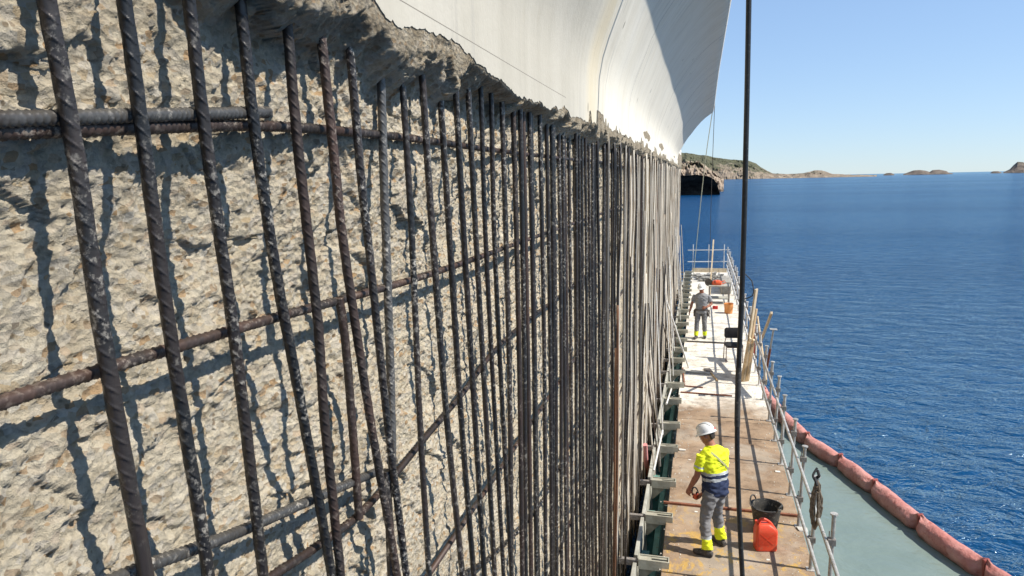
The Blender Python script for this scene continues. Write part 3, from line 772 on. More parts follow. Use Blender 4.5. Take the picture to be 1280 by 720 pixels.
MB().box(-.85, .95, -.02, .02, .0, .22).build('toe_board', MAT['wood_pale'], er, loc=(0, -.12, 0))

# ================================================================== PEOPLE
def rotz(a):
    return np.array([[cos(a), -sin(a), 0], [sin(a), cos(a), 0], [0, 0, 1]])
def rotx(a):
    return np.array([[1, 0, 0], [0, cos(a), -sin(a)], [0, sin(a), cos(a)]])
def loft(mb, pts, rad, mats, ref=(1, 0, 0), seg=18, T=None, p=2.0):
    """elliptical rings along a path; mats one index or one per segment"""
    P = np.asarray(pts, float); n = len(P); rings = []
    Tn = np.gradient(P, axis=0)
    for i in range(n):
        U, W = frame(Tn[i], ref)
        a, b = rad[i] if isinstance(rad[i], (tuple, list)) else (rad[i], rad[i])
        r = []
        for j in range(seg):
            t = 2 * pi * j / seg; ct, st = cos(t), sin(t)
            e = 2 / p
            q = P[i] + a * math.copysign(abs(ct) ** e, ct) * U + b * math.copysign(abs(st) ** e, st) * W
            r.append(T(q) if T else q)
        rings.append(r)
    for i in range(n - 1):
        m = mats if isinstance(mats, int) else mats[i]
        o = len(mb.V); mb.V += [tuple(v) for v in rings[i]] + [tuple(v) for v in rings[i + 1]]
        mb.F += [(o + j, o + (j + 1) % seg, o + seg + (j + 1) % seg, o + seg + j) for j in range(seg)]; mb.M += [m] * seg
    for r, m, rev in ((rings[0], mats if isinstance(mats, int) else mats[0], True), (rings[-1], mats if isinstance(mats, int) else mats[-1], False)):
        o = len(mb.V); mb.V += [tuple(v) for v in r]; f = tuple(range(o, o + seg)); mb.F.append(f[::-1] if rev else f); mb.M.append(m)
def hand(mb, wrist, d, nrm, side, mat, curl=.5):
    """palm, four fingers and a thumb; d along the hand, nrm out of the palm, side +1/-1 where the thumb leaves"""
    w = np.asarray(wrist, float); d = np.asarray(d, float) / np.linalg.norm(d)
    nrm = np.asarray(nrm, float); nrm = nrm - (nrm @ d) * d; nrm /= np.linalg.norm(nrm)
    lat = np.cross(d, nrm) * side
    loft(mb, [w - d * .02, w + d * .02, w + d * .055, w + d * .092], [(.026, .02), (.034, .017), (.041, .016), (.04, .013)], mat, ref=lat, seg=12)
    for q, ln in ((.030, .072), (.010, .082), (-.011, .076), (-.031, .060)):
        b = w + d * .085 + lat * q
        d1 = d * cos(curl * .6) + nrm * sin(curl * .6); d2 = d * cos(curl * 1.5) + nrm * sin(curl * 1.5); d3 = d * cos(curl * 2.3) + nrm * sin(curl * 2.3)
        p1 = b + d1 * ln * .45; p2 = p1 + d2 * ln * .32; p3 = p2 + d3 * ln * .25
        loft(mb, [b - d * .015, b, p1, p2, p3], [.0098, .0098, .0094, .009, .0078], mat, ref=lat, seg=8)
    b = w + d * .025 + lat * .03
    dt = d * .72 + lat * .55 + nrm * .35
    loft(mb, [b, b + dt * .035, b + dt * .06 + d * .004 + nrm * .01, b + dt * .075 + d * .012 + nrm * .018], [.014, .012, .011, .009], mat, ref=lat, seg=8)
def finish_body(name, mb, mats, root, voxel=.0085, wrinkle=(), amp=.006):
    src = mb.mesh(name + '_source', mats)
    tmp = bpy.data.objects.new('tmp_body', src); COL.objects.link(tmp)
    rm = tmp.modifiers.new('r', 'REMESH'); rm.mode = 'VOXEL'; rm.voxel_size = voxel; rm.use_smooth_shade = True
    sm = tmp.modifiers.new('s', 'SMOOTH'); sm.iterations = 4; sm.factor = .5
    dg = bpy.context.evaluated_depsgraph_get()
    me = bpy.data.meshes.new_from_object(tmp.evaluated_get(dg))
    bvh = BVHTree.FromPolygons([Vector(v) for v in mb.V], mb.F)
    bpy.data.objects.remove(tmp)
    me.materials.clear()
    for m in mats: me.materials.append(m)
    wr = set(wrinkle); vm = {}
    for p in me.polygons:
        loc, n_, i, d_ = bvh.find_nearest(p.center); p.material_index = mb.M[i]
        if mb.M[i] in wr:
            for v in p.vertices: vm[v] = 1
    no = [v.normal.copy() for v in me.vertices]
    for vi in vm:
        v = me.vertices[vi]; q = v.co
        v.co = q + no[vi] * amp * (noise.noise(Vector((q.x * 11, q.y * 11, q.z * 17))) + .6 * noise.noise(Vector((q.x * 19, q.y * 19, q.z * 30))))
    o = bpy.data.objects.new(name, me); link(o, root)
    return o
def helmet(root, H, mats_):
    """hard hat: dome, ridge, brim and short peak; H maps head space to the figure"""
    m = MB(); seg = 28; rings = []
    for i in range(9):
        t = i / 8 * pi / 2
        rings.append([H(np.array([.108 * cos(t) ** .8 * cos(a), .132 * cos(t) ** .8 * sin(a) - .004, 1.705 + .125 * sin(t)])) for a in np.linspace(0, 2 * pi, seg, endpoint=False)])
    m.rings(rings)
    rim = []
    for rr, z in ((1.0, 1.713), (1.06, 1.704), (1.17, 1.696), (1.17, 1.690), (1.0, 1.696)):
        rim.append([H(np.array([.108 * (1 + (rr - 1) * .8) * cos(a), .132 * (1 + (rr - 1) * (2.0 if sin(a) > 0 else .7) * abs(sin(a))) * sin(a) - .004, z - (.012 if sin(a) > .5 and rr > 1.1 else 0)])) for a in np.linspace(0, 2 * pi, seg, endpoint=False)])
    m.rings(rim, cap=False)
    for x in (-.024, 0, .024):
        m.tube([H(np.array([x, y, 1.712 + .121 * sqrt(max(0, 1 - (y / .138) ** 2))])) for y in np.linspace(-.118, .118, 9)], .009, 6)
    h = m.build('helmet', MAT['helmet'], root, True); h['label'] = 'white hard hat'
    m = MB(); m.tube([H(np.array([.100 * cos(a), .123 * sin(a) - .004, 1.688])) for a in np.linspace(pi * .95, 2.05 * pi, 16)], .011, 6)
    m.build('headband', MAT['strap'], h)
    m = MB()
    for dx in (.012, .040):
        q = [H(np.array([dx + sx * .011, -.126 - .0065 - abs(dx) * .0, 1.728 + sz * .008])) for sx, sz in ((-1, -1), (1, -1), (1, 1), (-1, 1))]
        q2 = [H(np.array([dx + sx * .011, -.115, 1.728 + sz * .008])) for sx, sz in ((-1, -1), (1, -1), (1, 1), (-1, 1))]
        m.rings([q, q2])
    m.build('red_mark', MAT['redmark'], h)
    return h
def head_parts(mb, H, skin, hair):
    loft(mb, [(0, -.005, 1.47), (0, 0, 1.53), (0, .008, 1.575), (0, .016, 1.60), (0, .014, 1.64), (0, .004, 1.69), (0, -.004, 1.74), (0, -.006, 1.78)],
         [(.074, .070), (.066, .066), (.064, .070), (.062, .082), (.070, .092), (.075, .098), (.070, .092), (.045, .06)], [skin] * 7, T=H, seg=20)
    loft(mb, [(0, .085, 1.655), (0, .108, 1.640), (0, .117, 1.628), (0, .098, 1.617)], [.008, .012, .014, .011], skin, T=H, seg=8)
    loft(mb, [(0, .075, 1.572), (0, .096, 1.575), (0, .098, 1.583)], [(.026, .014), (.024, .013), (.014, .009)], skin, T=H, seg=8)
    for s in (-1, 1):
        loft(mb, [(s * .068, -.012, 1.645), (s * .082, -.018, 1.645), (s * .086, -.02, 1.645)], [(.018, .030), (.018, .030), (.010, .02)], skin, ref=(0, 1, 0), T=H, seg=8)
    loft(mb, [(0, -.075, 1.60), (0, -.085, 1.66), (0, -.088, 1.70)], [(.045, .018), (.062, .022), (.062, .022)], hair, T=H, seg=12)

def face_parts(root, H):
    for s in (-1, 1):
        m = MB(); m.tube([H(np.array([s * .030, .092, 1.662])), H(np.array([s * .030, .104, 1.662]))], [.011, .008], 8); m.build('eye', MAT['hair'], root, True)
        m = MB(); m.tube([H(np.array([s * .016, .102, 1.680])), H(np.array([s * .034, .101, 1.684])), H(np.array([s * .050, .090, 1.680]))], .005, 6); m.build('eyebrow', MAT['hair'], root)
    m = MB(); m.tube([H(np.array([-.022, .099, 1.602])), H(np.array([0, .105, 1.604])), H(np.array([.022, .099, 1.602]))], .0055, 6); m.build('mouth', MAT['redmark'] if False else MAT['chairleg'], root)

# ---- worker in hi-vis shirt, seen from behind
pA = onz(897, 687)
w1 = empty('person', (.275, 9.24, 0), 'person in white helmet, yellow and navy hi-vis shirt and grey trousers seen from behind', 'person', 'workers on the platform', radians(58))
mats = [MAT[x] for x in ('skin', 'hair', 'hivis', 'silver', 'navy', 'trouser', 'boot')]
SK, HA, YE, SI, NA, TR, BO = range(7)
mb = MB(); TW = rotz(radians(-16))
def leg(mb, hip, knee, ankle, toe, bands, loose=1.):
    hip, knee, ankle = (np.asarray(v, float) for v in (hip, knee, ankle))
    L = lambda a, b, t: a + (b - a) * t
    zz = [hip, L(hip, knee, .35), L(hip, knee, .72), knee, L(knee, ankle, .22), L(knee, ankle, .50), L(knee, ankle, .60), L(knee, ankle, .72), L(knee, ankle, .95)]
    rr = [(.098, .105), (.095, .10), (.080, .085), (.072, .078), (.071, .078), (.069, .074), (.068, .073), (.068, .073), (.068, .078)]
    rr = [(a * loose, b * loose) for a, b in rr]
    loft(mb, zz, rr, [TR, TR, TR, TR, TR, bands[0], bands[1], bands[2]], seg=18)
    t = np.asarray(toe, float); t = t / np.linalg.norm(t); a0 = np.array([ankle[0], ankle[1], 0])
    loft(mb, [ankle + np.array([0, 0, .03]), a0 + np.array([0, 0, .06]), a0 + np.array([0, 0, .02])], [.05, .052, .05], BO, seg=12)
    loft(mb, [a0 - t * .075 + np.array([0, 0, .042]), a0 - t * .03 + np.array([0, 0, .05]), a0 + t * .06 + np.array([0, 0, .048]), a0 + t * .14 + np.array([0, 0, .04]), a0 + t * .195 + np.array([0, 0, .034])],
         [(.036, .038), (.042, .048), (.046, .047), (.048, .039), (.030, .028)], BO, ref=np.cross(t, (0, 0, 1)), seg=14)
hl, hr = np.array([-.095, 0, .90]), np.array([.095, -.01, .90])
leg(mb, hl, (-.155, .045, .49), (-.20, -.03, .085), (-.25, .97, 0), (SI, YE, YE))
leg(mb, hr, (.150, .05, .49), (.195, -.005, .085), (.30, .95, 0), (YE, YE, YE))
zt = [.83, .86, .93, 1.00, 1.045, 1.085, 1.125, 1.165, 1.26, 1.35, 1.42, 1.465, 1.50]
rt = [(.155, .115), (.184, .140), (.182, .142), (.176, .138), (.172, .134), (.180, .140), (.182, .140), (.186, .140), (.198, .143), (.203, .140), (.190, .123), (.130, .095), (.075, .07)]
lean = lambda z: np.array([0, .06 * max(0, z - .9) / .55 + .03 * max(0, z - 1.3), 0])
loft(mb, [TW @ (np.array([0, -.008, z]) + lean(z)) for z in zt], rt, [NA, NA, NA, NA, SI, NA, SI, YE, YE, YE, YE, YE], ref=TW @ np.array([1., 0, 0]), seg=26, p=2.5)
loft(mb, [(0, 0, .80), (0, 0, .92)], [(.165, .115), (.168, .125)], TR, seg=20)
tp = lambda x, y, z: TW @ (np.array([x, y, z]) + lean(z))
# left arm hangs, right arm holds the controller in front
sl = tp(-.195, 0, 1.405); el = sl + TW @ np.array([-.055, .02, -.295]); wl = el + TW @ np.array([-.01, .13, -.225])
def arm(mb, s, e, w, mats3, r=1.):
    s, e, w = (np.asarray(v, float) for v in (s, e, w)); L = lambda a, b, t: a + (b - a) * t
    loft(mb, [s, L(s, e, .25), L(s, e, .50), L(s, e, .58), L(s, e, .70)], [.070 * r, .071 * r, .070 * r, .069 * r, .068 * r], mats3, seg=16)
    loft(mb, [L(s, e, .55), L(s, e, .75), e, L(e, w, .3), L(e, w, .7), w], [.046, .045, .042, .044, .035, .028], SK, seg=14)
arm(mb, sl, el, wl, [YE, YE, SI, YE])
hand(mb, wl, wl - el + np.array([0, -.03, -.06]), TW @ np.array([1., .3, 0]), 1, SK, .55)
sr = tp(.195, 0, 1.405); er_ = sr + TW @ np.array([.075, -.02, -.27]); 
W1I = rotz(radians(-58)); _t = ony(877, 618, 9.50)
wr = W1I @ (_t - np.array([.275, 9.24, 0])); er_ = sr * .5 + wr * .5 + TW @ np.array([.10, -.10, -.10])
arm(mb, sr, er_, wr, [YE, YE, SI, YE])
hand(mb, wr, wr - er_ + TW @ np.array([-.02, .05, 0]), TW @ np.array([-.6, 0, .6]), -1, SK, 1.0)
hc = tp(0, .025, 1.47)
HR = TW @ rotz(radians(18)) @ rotx(radians(-24))
H1 = lambda q: HR @ (np.asarray(q) - np.array([0, 0, 1.50])) + hc
head_parts(mb, H1, SK, HA)
body = finish_body('body', mb, mats, w1, wrinkle=(YE, NA, TR), amp=.017)
helmet(w1, H1, None); face_parts(w1, H1)
# diagonal shoulder strap laid over the shirt, print on the back
bm2 = BVHTree.FromPolygons([v.co for v in body.data.vertices], [tuple(p.vertices) for p in body.data.polygons])
def wrap(p, d, off=.004):
    h = bm2.ray_cast(Vector(p), Vector(d).normalized())
    return np.array(h[0]) - np.array(Vector(d).normalized()) * off if h[0] is not None else None
bk = TW @ np.array([0, 1., 0])
row = []
for t in np.linspace(0, 1, 16):
    p = TW @ np.array([-.115 + .275 * t, -.6, 1.455 - .29 * t]); q = wrap(p, bk)
    if q is not None: row.append(q)
m = MB()
for a, b in zip(row, row[1:]):
    d_ = (b - a) / np.linalg.norm(b - a); m.bar(a - d_ * .004, b + d_ * .004, .026, .006, ref=bk)
m.build('strap', MAT['strapbeige'], w1)
m = MB()
for r_, (z, x0, x1) in enumerate(((1.335, -.02, .10), (1.312, -.045, .085), (1.289, -.045, .11), (1.268, -.03, .07))):
    x = x0
    while x < x1:
        wd = random.uniform(.010, .024); a, b = wrap(TW @ np.array([x, -.6, z]), bk, .002), wrap(TW @ np.array([x + wd, -.6, z]), bk, .002)
        if a is not None and b is not None: m.bar(a, b, .011, .004, ref=bk)
        x += wd + .007
m.build('back_print', MAT['print'], w1)
ctl = empty('controller', (0, 0, 0), 'small black and red hand controller with loop guard held by the hi-vis worker', 'controller')
wm = Matrix.Translation((.275, 9.24, 0)) @ Matrix.Rotation(radians(58), 4, 'Z')
ctl.location = wm @ Vector(wr + (wr - er_) / np.linalg.norm(wr - er_) * .10 + np.array([0, 0, .03])); ctl.rotation_euler = (0, .2, radians(58 - 16 + 20))
MB().box(-.05, .05, -.03, .035, -.035, .03).build('casing', MAT['tool'], ctl, bevel=.012)
MB().tube([(.085 * cos(a), .02 + .03 * sin(a), .035 + .075 * sin(a)) for a in np.linspace(-.2, pi + .2, 14)], .010, 8).build('loop_guard', MAT['strap'], ctl, True)
MB().tube([(.0, 0, .03), (.0, 0, .06)], .012, 8).build('knob', MAT['strap'], ctl, True)

# ---- worker in grey tee, walking towards the camera
w2 = empty('person', (.11, 22.4, 0), 'person in white helmet and grey t-shirt with tool belt, walking between table and chair', 'person', 'workers on the platform', radians(172))
mats2 = [MAT[x] for x in ('skin', 'hair', 'hivis', 'silver', 'tee', 'trouser', 'boot')]
mb = MB()
leg(mb, (-.095, 0, .88), (-.11, .05, .48), (-.115, -.06, .085), (-.15, 1, 0), (TR, YE, YE), 1.02)
leg(mb, (.095, 0, .88), (.12, .09, .48), (.13, .13, .085), (.15, 1, 0), (TR, YE, YE), 1.02)
loft(mb, [np.array([0, -.008 + .02 * max(0, z - .9), z]) for z in [z_ - .02 for z_ in zt]], [(a * 1.03, b * 1.08) for a, b in rt], NA, seg=26, p=2.5)
loft(mb, [(0, 0, .80), (0, 0, .93)], [(.165, .115), (.180, .135)], TR, seg=20)
s_ = np.array([.20, .0, 1.385]); e_ = s_ + np.array([.10, .0, -.28]); w_ = e_ + np.array([.045, .09, -.23])
arm(mb, s_, e_, w_, [NA, NA, NA, NA], 1.03); hand(mb, w_, w_ - e_, (-1, .3, 0), 1, SK, .5)
s_ = np.array([-.20, .0, 1.385]); e_ = s_ + np.array([-.10, -.03, -.27]); w_ = e_ + np.array([.13, .19, -.08])
arm(mb, s_, e_, w_, [NA, NA, NA, NA], 1.03); hand(mb, w_, (.8, .3, -.3), (.2, -.8, -.3), -1, SK, .9)
HR2 = rotz(radians(-8)) @ rotx(radians(-16)); hc2 = np.array([0, .03, 1.475])
H2 = lambda q: HR2 @ (np.asarray(q) - np.array([0, 0, 1.50])) + hc2
head_parts(mb, H2, SK, HA)
finish_body('body', mb, mats2, w2, wrinkle=(NA, TR), amp=.010)
helmet(w2, H2, None); face_parts(w2, H2)
m = MB(); m.tube([(.19 * cos(a), .155 * sin(a), .93) for a in np.linspace(0, 2 * pi, 24)], .022, 6); b = m.build('tool_belt', MAT['belt'], w2, True)
MB().box(-.26, -.18, -.04, .07, .72, .93).build('pouch', MAT['belt'], b, bevel=.015); MB().box(.17, .24, -.05, .07, .70, .92).build('pouch', MAT['belt'], b, bevel=.015)
MB().tube([(-.20, .12, .90), (-.27, .20, .82), (-.30, .24, .72)], .014, 6).build('hammer_handle', MAT['clamp'], b)

# ================================================================== THINGS ON THE DECK
# rubber bucket
bk_ = empty('bucket', (1.02, 10.02, .0), 'black rubber bucket with two loop handles behind the red jerrycan', 'bucket')
m = MB(); seg = 30
prof_b = [(.0, .012), (.150, .006), (.158, .02), (.175, .14), (.198, .28), (.215, .355), (.226, .36), (.228, .372), (.210, .375), (.204, .36), (.186, .28), (.162, .14), (.145, .03), (.0, .026)]
def wob(a, z): return 1 + .03 * sin(2 * a + .6) * z / .36 + .012 * sin(5 * a) * z / .36
m.rings([[(r * wob(a, z) * cos(a), r * wob(a, z) * sin(a), z + .01 * sin(2 * a + 1) * z) for a in np.linspace(0, 2 * pi, seg, endpoint=False)] for r, z in [(max(r, .002), z) for r, z in prof_b]], cap=True)
m.build('tub', MAT['rubber'], bk_, True)
for s in (2.5, 5.64):
    c_ = np.array([cos(s), sin(s), 0]); t_ = np.array([-sin(s), cos(s), 0])
    MB().tube([c_ * .212 + t_ * (.07 * cos(a)) + np.array([0, 0, .355 + .085 * sin(a)]) + c_ * .02 * sin(a) for a in np.linspace(0, pi, 12)], .011, 8).build('handle', MAT['rubber'], bk_, True)
m = MB(); m.rings([[(.17 * cos(a), .17 * sin(a), .19 + .015 * sin(3 * a)) for a in np.linspace(0, 2 * pi, 20, endpoint=False)], [(.004 * cos(a), .004 * sin(a), .235) for a in np.linspace(0, 2 * pi, 20, endpoint=False)]], cap=True)
m.build('wet_slurry', MAT['hose'], bk_, True)
# jerrycan
jc = empty('jerrycan', (.965, 9.44, 0), 'red orange plastic jerrycan with moulded handle in front of the black bucket', 'jerrycan', None, radians(12))
m = MB()
def rr_ring(w, d, z, sk=0., n=6, r=.035):
    P = []
    for cx, cy, a0 in ((w - r, d - r, 0), (-w + r, d - r, pi / 2), (-w + r, -d + r, pi), (w - r, -d + r, 3 * pi / 2)):
        for j in range(n): a = a0 + pi / 2 * j / (n - 1); P.append((cx + r * cos(a) + sk, cy + r * sin(a), z))
    return P
m.rings([rr_ring(w, d, z, sk) for w, d, z, sk in ((.125, .075, .0, 0), (.142, .090, .012, 0), (.146, .094, .05, 0), (.143, .090, .08, 0), (.146, .094, .10, 0), (.146, .094, .27, 0), (.142, .092, .30, 0), (.120, .082, .335, -.014), (.094, .070, .372, -.034), (.082, .060, .382, -.038))])
can = m.build('can_body', MAT['red_can'], jc, True)
MB().tube(catmull([(-.085, 0, .375), (-.085, 0, .415), (-.06, 0, .438), (-.02, 0, .437), (.035, 0, .405), (.075, 0, .365), (.10, 0, .325)], 22), .019, 10).build('handle', MAT['red_can'], jc, True)
MB().tube([(-.118, 0, .36), (-.122, 0, .385), (-.126, 0, .42)], [.026, .026, .024], 14).build('cap', MAT['red_can'], jc, True)
for s in (-1, 1):
    m = MB(); m.bar((-.09, s * .0945, .10), (.09, s * .0945, .26), .010, .006, ref=(0, 1, 0)); m.bar((-.09, s * .0945, .26), (.09, s * .0945, .10), .010, .005, ref=(0, 1, 0)); m.build('moulded_rib', MAT['red_can'], jc)
# chair
ch = empty('chair', (.98, 19.65, 0), 'black office chair with dark red tube legs beside the stacked boards', 'chair', None, radians(186))
m = MB()
m.rings([rr_ring(.235 - e, .225 - e, z, 0, 6, .07) for e, z in ((.03, .435), (.0, .45), (.0, .485), (.03, .505))]); m.build('seat', MAT['seat'], ch, True)
m = MB()
def backring(y0, e):
    P = rr_ring(.225 - e, .145 - e, 0, 0, 6, .07); return [(x, y0 + .035 * (x / .235) ** 2 - .12 * (z_ + .1) , .755 + z_) for x, z_, _ in P]
m.rings([backring(-.215, .02), backring(-.225, .0), backring(-.250, .0), backring(-.260, .03)]); m.build('backrest', MAT['seat'], ch, True)
for x in (-.22, .22):
    MB().tube([(x, .22, 0), (x, .20, .43)], .012, 8).build('leg', MAT['chairleg'], ch, True)
    MB().tube([(x, -.27, 0), (x, -.21, .43), (x * .75, -.225, .66)], .012, 8).build('leg', MAT['chairleg'], ch, True)
m = MB(); m.tube([(-.22, .2, .43), (.22, .2, .43), (.22, -.21, .43), (-.22, -.21, .43), (-.22, .2, .43)], .011, 6); m.build('seat_frame', MAT['chairleg'], ch)
# boards leaning together on the railing
def plank(a, b, w, t, mk, label, ref=(0, 1, 0), group=None, name='plank'):
    m = MB(); m.bar(a, b, w, t, ref=ref); o = m.build(name, MAT[mk], None, bevel=.004)
    c_ = (np.asarray(a) + np.asarray(b)) / 2
    return tag(o, label, 'plank', group)
G1 = 'upright boards stacked against the railing'
for j, (dx, dy, hh, mk, lab) in enumerate(((.0, .0, 1.02, 'wood', 'short brown board at the front of the upright stack by the chair'), (.055, .03, 1.10, 'wood_pale', 'short pale board second in the upright stack by the chair'),
                                   (.11, .06, .98, 'wood', 'short brown board third in the upright stack by the chair'), (.165, .10, 1.05, 'wood_pale', 'short pale board at the back of the upright stack by the chair'))):
    plank((1.10 + dx, 17.72 + dy, .002), (1.24 + dx * .8, 17.74 + dy, hh), .20, .045, mk, lab, ref=(1, 0, 0), group=G1)
plank((1.17, 18.02, .002), (1.405, 18.05, 2.30), .24, .04, 'wood_pale', 'tall pale plank standing upright, highest of the boards by the chair', ref=(1, -.3, 0), group=G1)
plank((1.25, 18.10, .002), (1.435, 18.30, 1.75), .20, .04, 'wood', 'brown plank standing upright beside the tall pale plank', ref=(1, -.3, 0), group=G1)
plank(onx(947, 398, 1.60), onx(958, 478, 1.56), .15, .03, 'wood_pale', 'pale narrow plank tied slanting outside the railing', ref=(1, .2, 0))
plank(onx(964.5, 391, 1.62), onx(949, 432, 1.56), .06, .05, 'wood_pale', 'thin pale batten leaning out over the sea from the railing', ref=(1, 0, 0))
pr = empty('steel_prop', tuple(onx(958, 464, 1.58)), 'rusty steel prop with flat head plate leaning outside the railing', 'prop')
a, b = onx(958, 464, 1.58), onx(967, 412, 1.66); c0 = a.copy()
MB().tube([np.zeros(3), (b - a) * .55], .026, 10).build('outer_tube', MAT['rusty'], pr, True)
MB().tube([(b - a) * .55, b - a], .020, 10).build('inner_tube', MAT['galv'], pr, True)
e_ = b - a; MB().box(e_[0] - .075, e_[0] + .075, e_[1] - .075, e_[1] + .075, e_[2], e_[2] + .012).build('head_plate', MAT['galv'], pr)
# hanging red harness
hv = empty('safety_harness', (1.40, 18.8, .9), 'red and black safety harness hanging from the railing behind the boards', 'harness')
m = MB()
for x in (-.05, .05):
    m.bar((x, 0, .45), (x * .8, -.02, -.1), .05, .02, ref=(0, 1, 0)); m.bar((x * .8, -.02, -.1), (x * 1.6, 0, -.5), .055, .02, ref=(0, 1, 0))
m.bar((-.07, -.01, -.08), (.07, -.01, -.10), .06, .03, ref=(0, 1, 0)); m.build('webbing', MAT['vest'], hv, bevel=.006)
m = MB(); m.bar((-.06, .0, .40), (.07, .01, .42), .06, .05, ref=(0, 1, 0)); m.bar((0, 0, .42), (.03, .03, .60), .04, .02); m.bar((.0, -.02, .3), (.02, -.03, -.25), .035, .02, ref=(0, 1, 0)); m.build('black_strap', MAT['strap'], hv, bevel=.005)
# table with a tool, tub, pole
tb = empty('work_table', (.82, 29.0, 0), 'low pale work table carrying an orange power tool near the far railing', 'table')
MB().box(-.42, .42, -.35, .35, .70, .75).build('table_top', MAT['panel'], tb, bevel=.008)
for x in (-.38, .38):
    for y in (-.31, .31): MB().box(x - .025, x + .025, y - .025, y + .025, 0, .699).build('leg', MAT['clamp'], tb)
MB().box(-.36, .36, -.29, .29, .20, .23).build('lower_shelf', MAT['panel'], tb)
tl = empty('power_tool', (.72, 28.95, .752), 'orange red power cutter lying on the work table', 'power tool')
m = MB(); m.rings([rr_ring(w, d, z, 0, 5, .05) for w, d, z in ((.17, .11, 0), (.20, .13, .05), (.18, .12, .14), (.10, .07, .19))]); m.build('motor_casing', MAT['tool'], tl, True)
MB().tube([(-.32, -.05, .10), (-.32, -.02, .10)], .15, 20).build('cutting_disc', MAT['strip'], tl, True)
MB().tube([(.15, 0, .12), (.30, 0, .17), (.36, 0, .10), (.22, 0, .04)], .022, 8).build('rear_handle', MAT['tool'], tl, True)
MB().tube([(-.06, -.13, .08), (-.08, -.1, .24), (-.08, .1, .24), (-.06, .13, .08)], .016, 8).build('front_handle', MAT['strap'], tl, True)
tub = empty('orange_tub', (1.12, 26.8, 0), 'orange plastic tub on the deck near the table leg', 'tub')
m = MB(); m.rings([[(r * cos(a), r * sin(a), z) for a in np.linspace(0, 2 * pi, 20, endpoint=False)] for r, z in ((.14, 0), (.145, .01), (.17, .36), (.18, .37), (.165, .36), (.135, .03))]); m.build('tub_body', MAT['orange'], tub, True)
m = MB(); m.tube([(.175 * cos(a), .02, .36 + .06 * sin(a)) for a in np.linspace(0, pi, 10)], .006, 6); m.build('wire_handle', MAT['clamp'], tub)
o = MB().bar((.47, 29.9, 0), (.60, 31.6, 2.35), .09, .06, ref=(1, 0, 0)).build('timber_post', MAT['wood_pale'], None, bevel=.005); tag(o, 'pale timber post leaning up beside the work table', 'post')
o = MB().box(.95, 1.40, 31.2, 33.2, .001, .55).build('tarp_bundle', MAT['rubble'], None, bevel=.06); 
dm = o.modifiers.new('sub', 'SUBSURF'); dm.levels = dm.render_levels = 3
tag(o, 'dusty grey bundle of sacks by the far railing', 'sacks')
# small box and red tool under the table
o = MB().box(.55, .75, 27.5, 27.62, .001, .12).build('red_case', MAT['vest'], None, bevel=.01); tag(o, 'small red tool case lying in front of the work table', 'case')
# rubble pile at far end
st = MB()
for i in range(90):
    x, y = random.uniform(-.2, 1.3), random.gauss(36.0, .7); s = random.uniform(.03, .13); z = max(0, .12 - .05 * abs(y - 36)) * random.random()
    ph = [random.uniform(.6, 1.2) for _ in range(8)]
    st.add([(x + sx * s * ph[i_], y + sy * s * ph[i_ ^ 1], z + (s * .9 * ph[i_ ^ 3] if sz > 0 else 0)) for i_, (sx, sy, sz) in enumerate([(a, b, c_) for a in (-1, 1) for b in (-1, 1) for c_ in (-1, 1)])], [(0, 1, 3, 2), (4, 6, 7, 5), (0, 4, 5, 1), (2, 3, 7, 6), (0, 2, 6, 4), (1, 5, 7, 3)])
o = st.build('rubble', MAT['rubble'], None); o['kind'] = 'stuff'
# rusty bar across the deck, thin strips, debris
def rod(name, a, b, r, mk, label, cat, group=None, seg=8, flat=None):
    m = MB()
    if flat: m.bar(a, b, flat, r * 2)
    else: m.tube([a, (np.asarray(a) + np.asarray(b)) / 2 + np.array([0, .01, .0]), b], r, seg)
    return tag(m.build(name, MAT[mk], None, not flat), label, cat, group)
rod('angle_iron', (-.46, 10.50, .022), (1.56, 10.50, .022), .016, 'rusty', 'rusty iron bar lying right across the deck by the bucket', 'iron bar', flat=.045)
rod('angle_iron', (-.36, 16.42, .014), (.82, 16.36, .014), .012, 'rusty', 'rusty iron strip lying across the pale deck near the boards', 'iron bar', flat=.04)
rod('angle_iron', (-.30, 16.95, .014), (.16, 16.90, .014), .012, 'rusty', 'short rusty strip by the wall edge of the pale deck', 'iron bar', flat=.03)
rod('angle_iron', (-.28, 17.0, .02), (-.36, 18.6, .02), .012, 'rusty', 'rusty strip lying along the wall edge of the pale deck', 'iron bar', flat=.03)
rod('angle_iron', (-.30, 21.8, .02), (1.0, 21.75, .02), .012, 'strip', 'dark steel strip lying across the deck at the walking worker', 'iron bar', flat=.08)
rod('deck_plank', (-.34, 18.25, .018), (.35, 18.2, .018), .014, 'panel', 'grey flat board lying on the deck before the chair', 'plank', flat=.16)
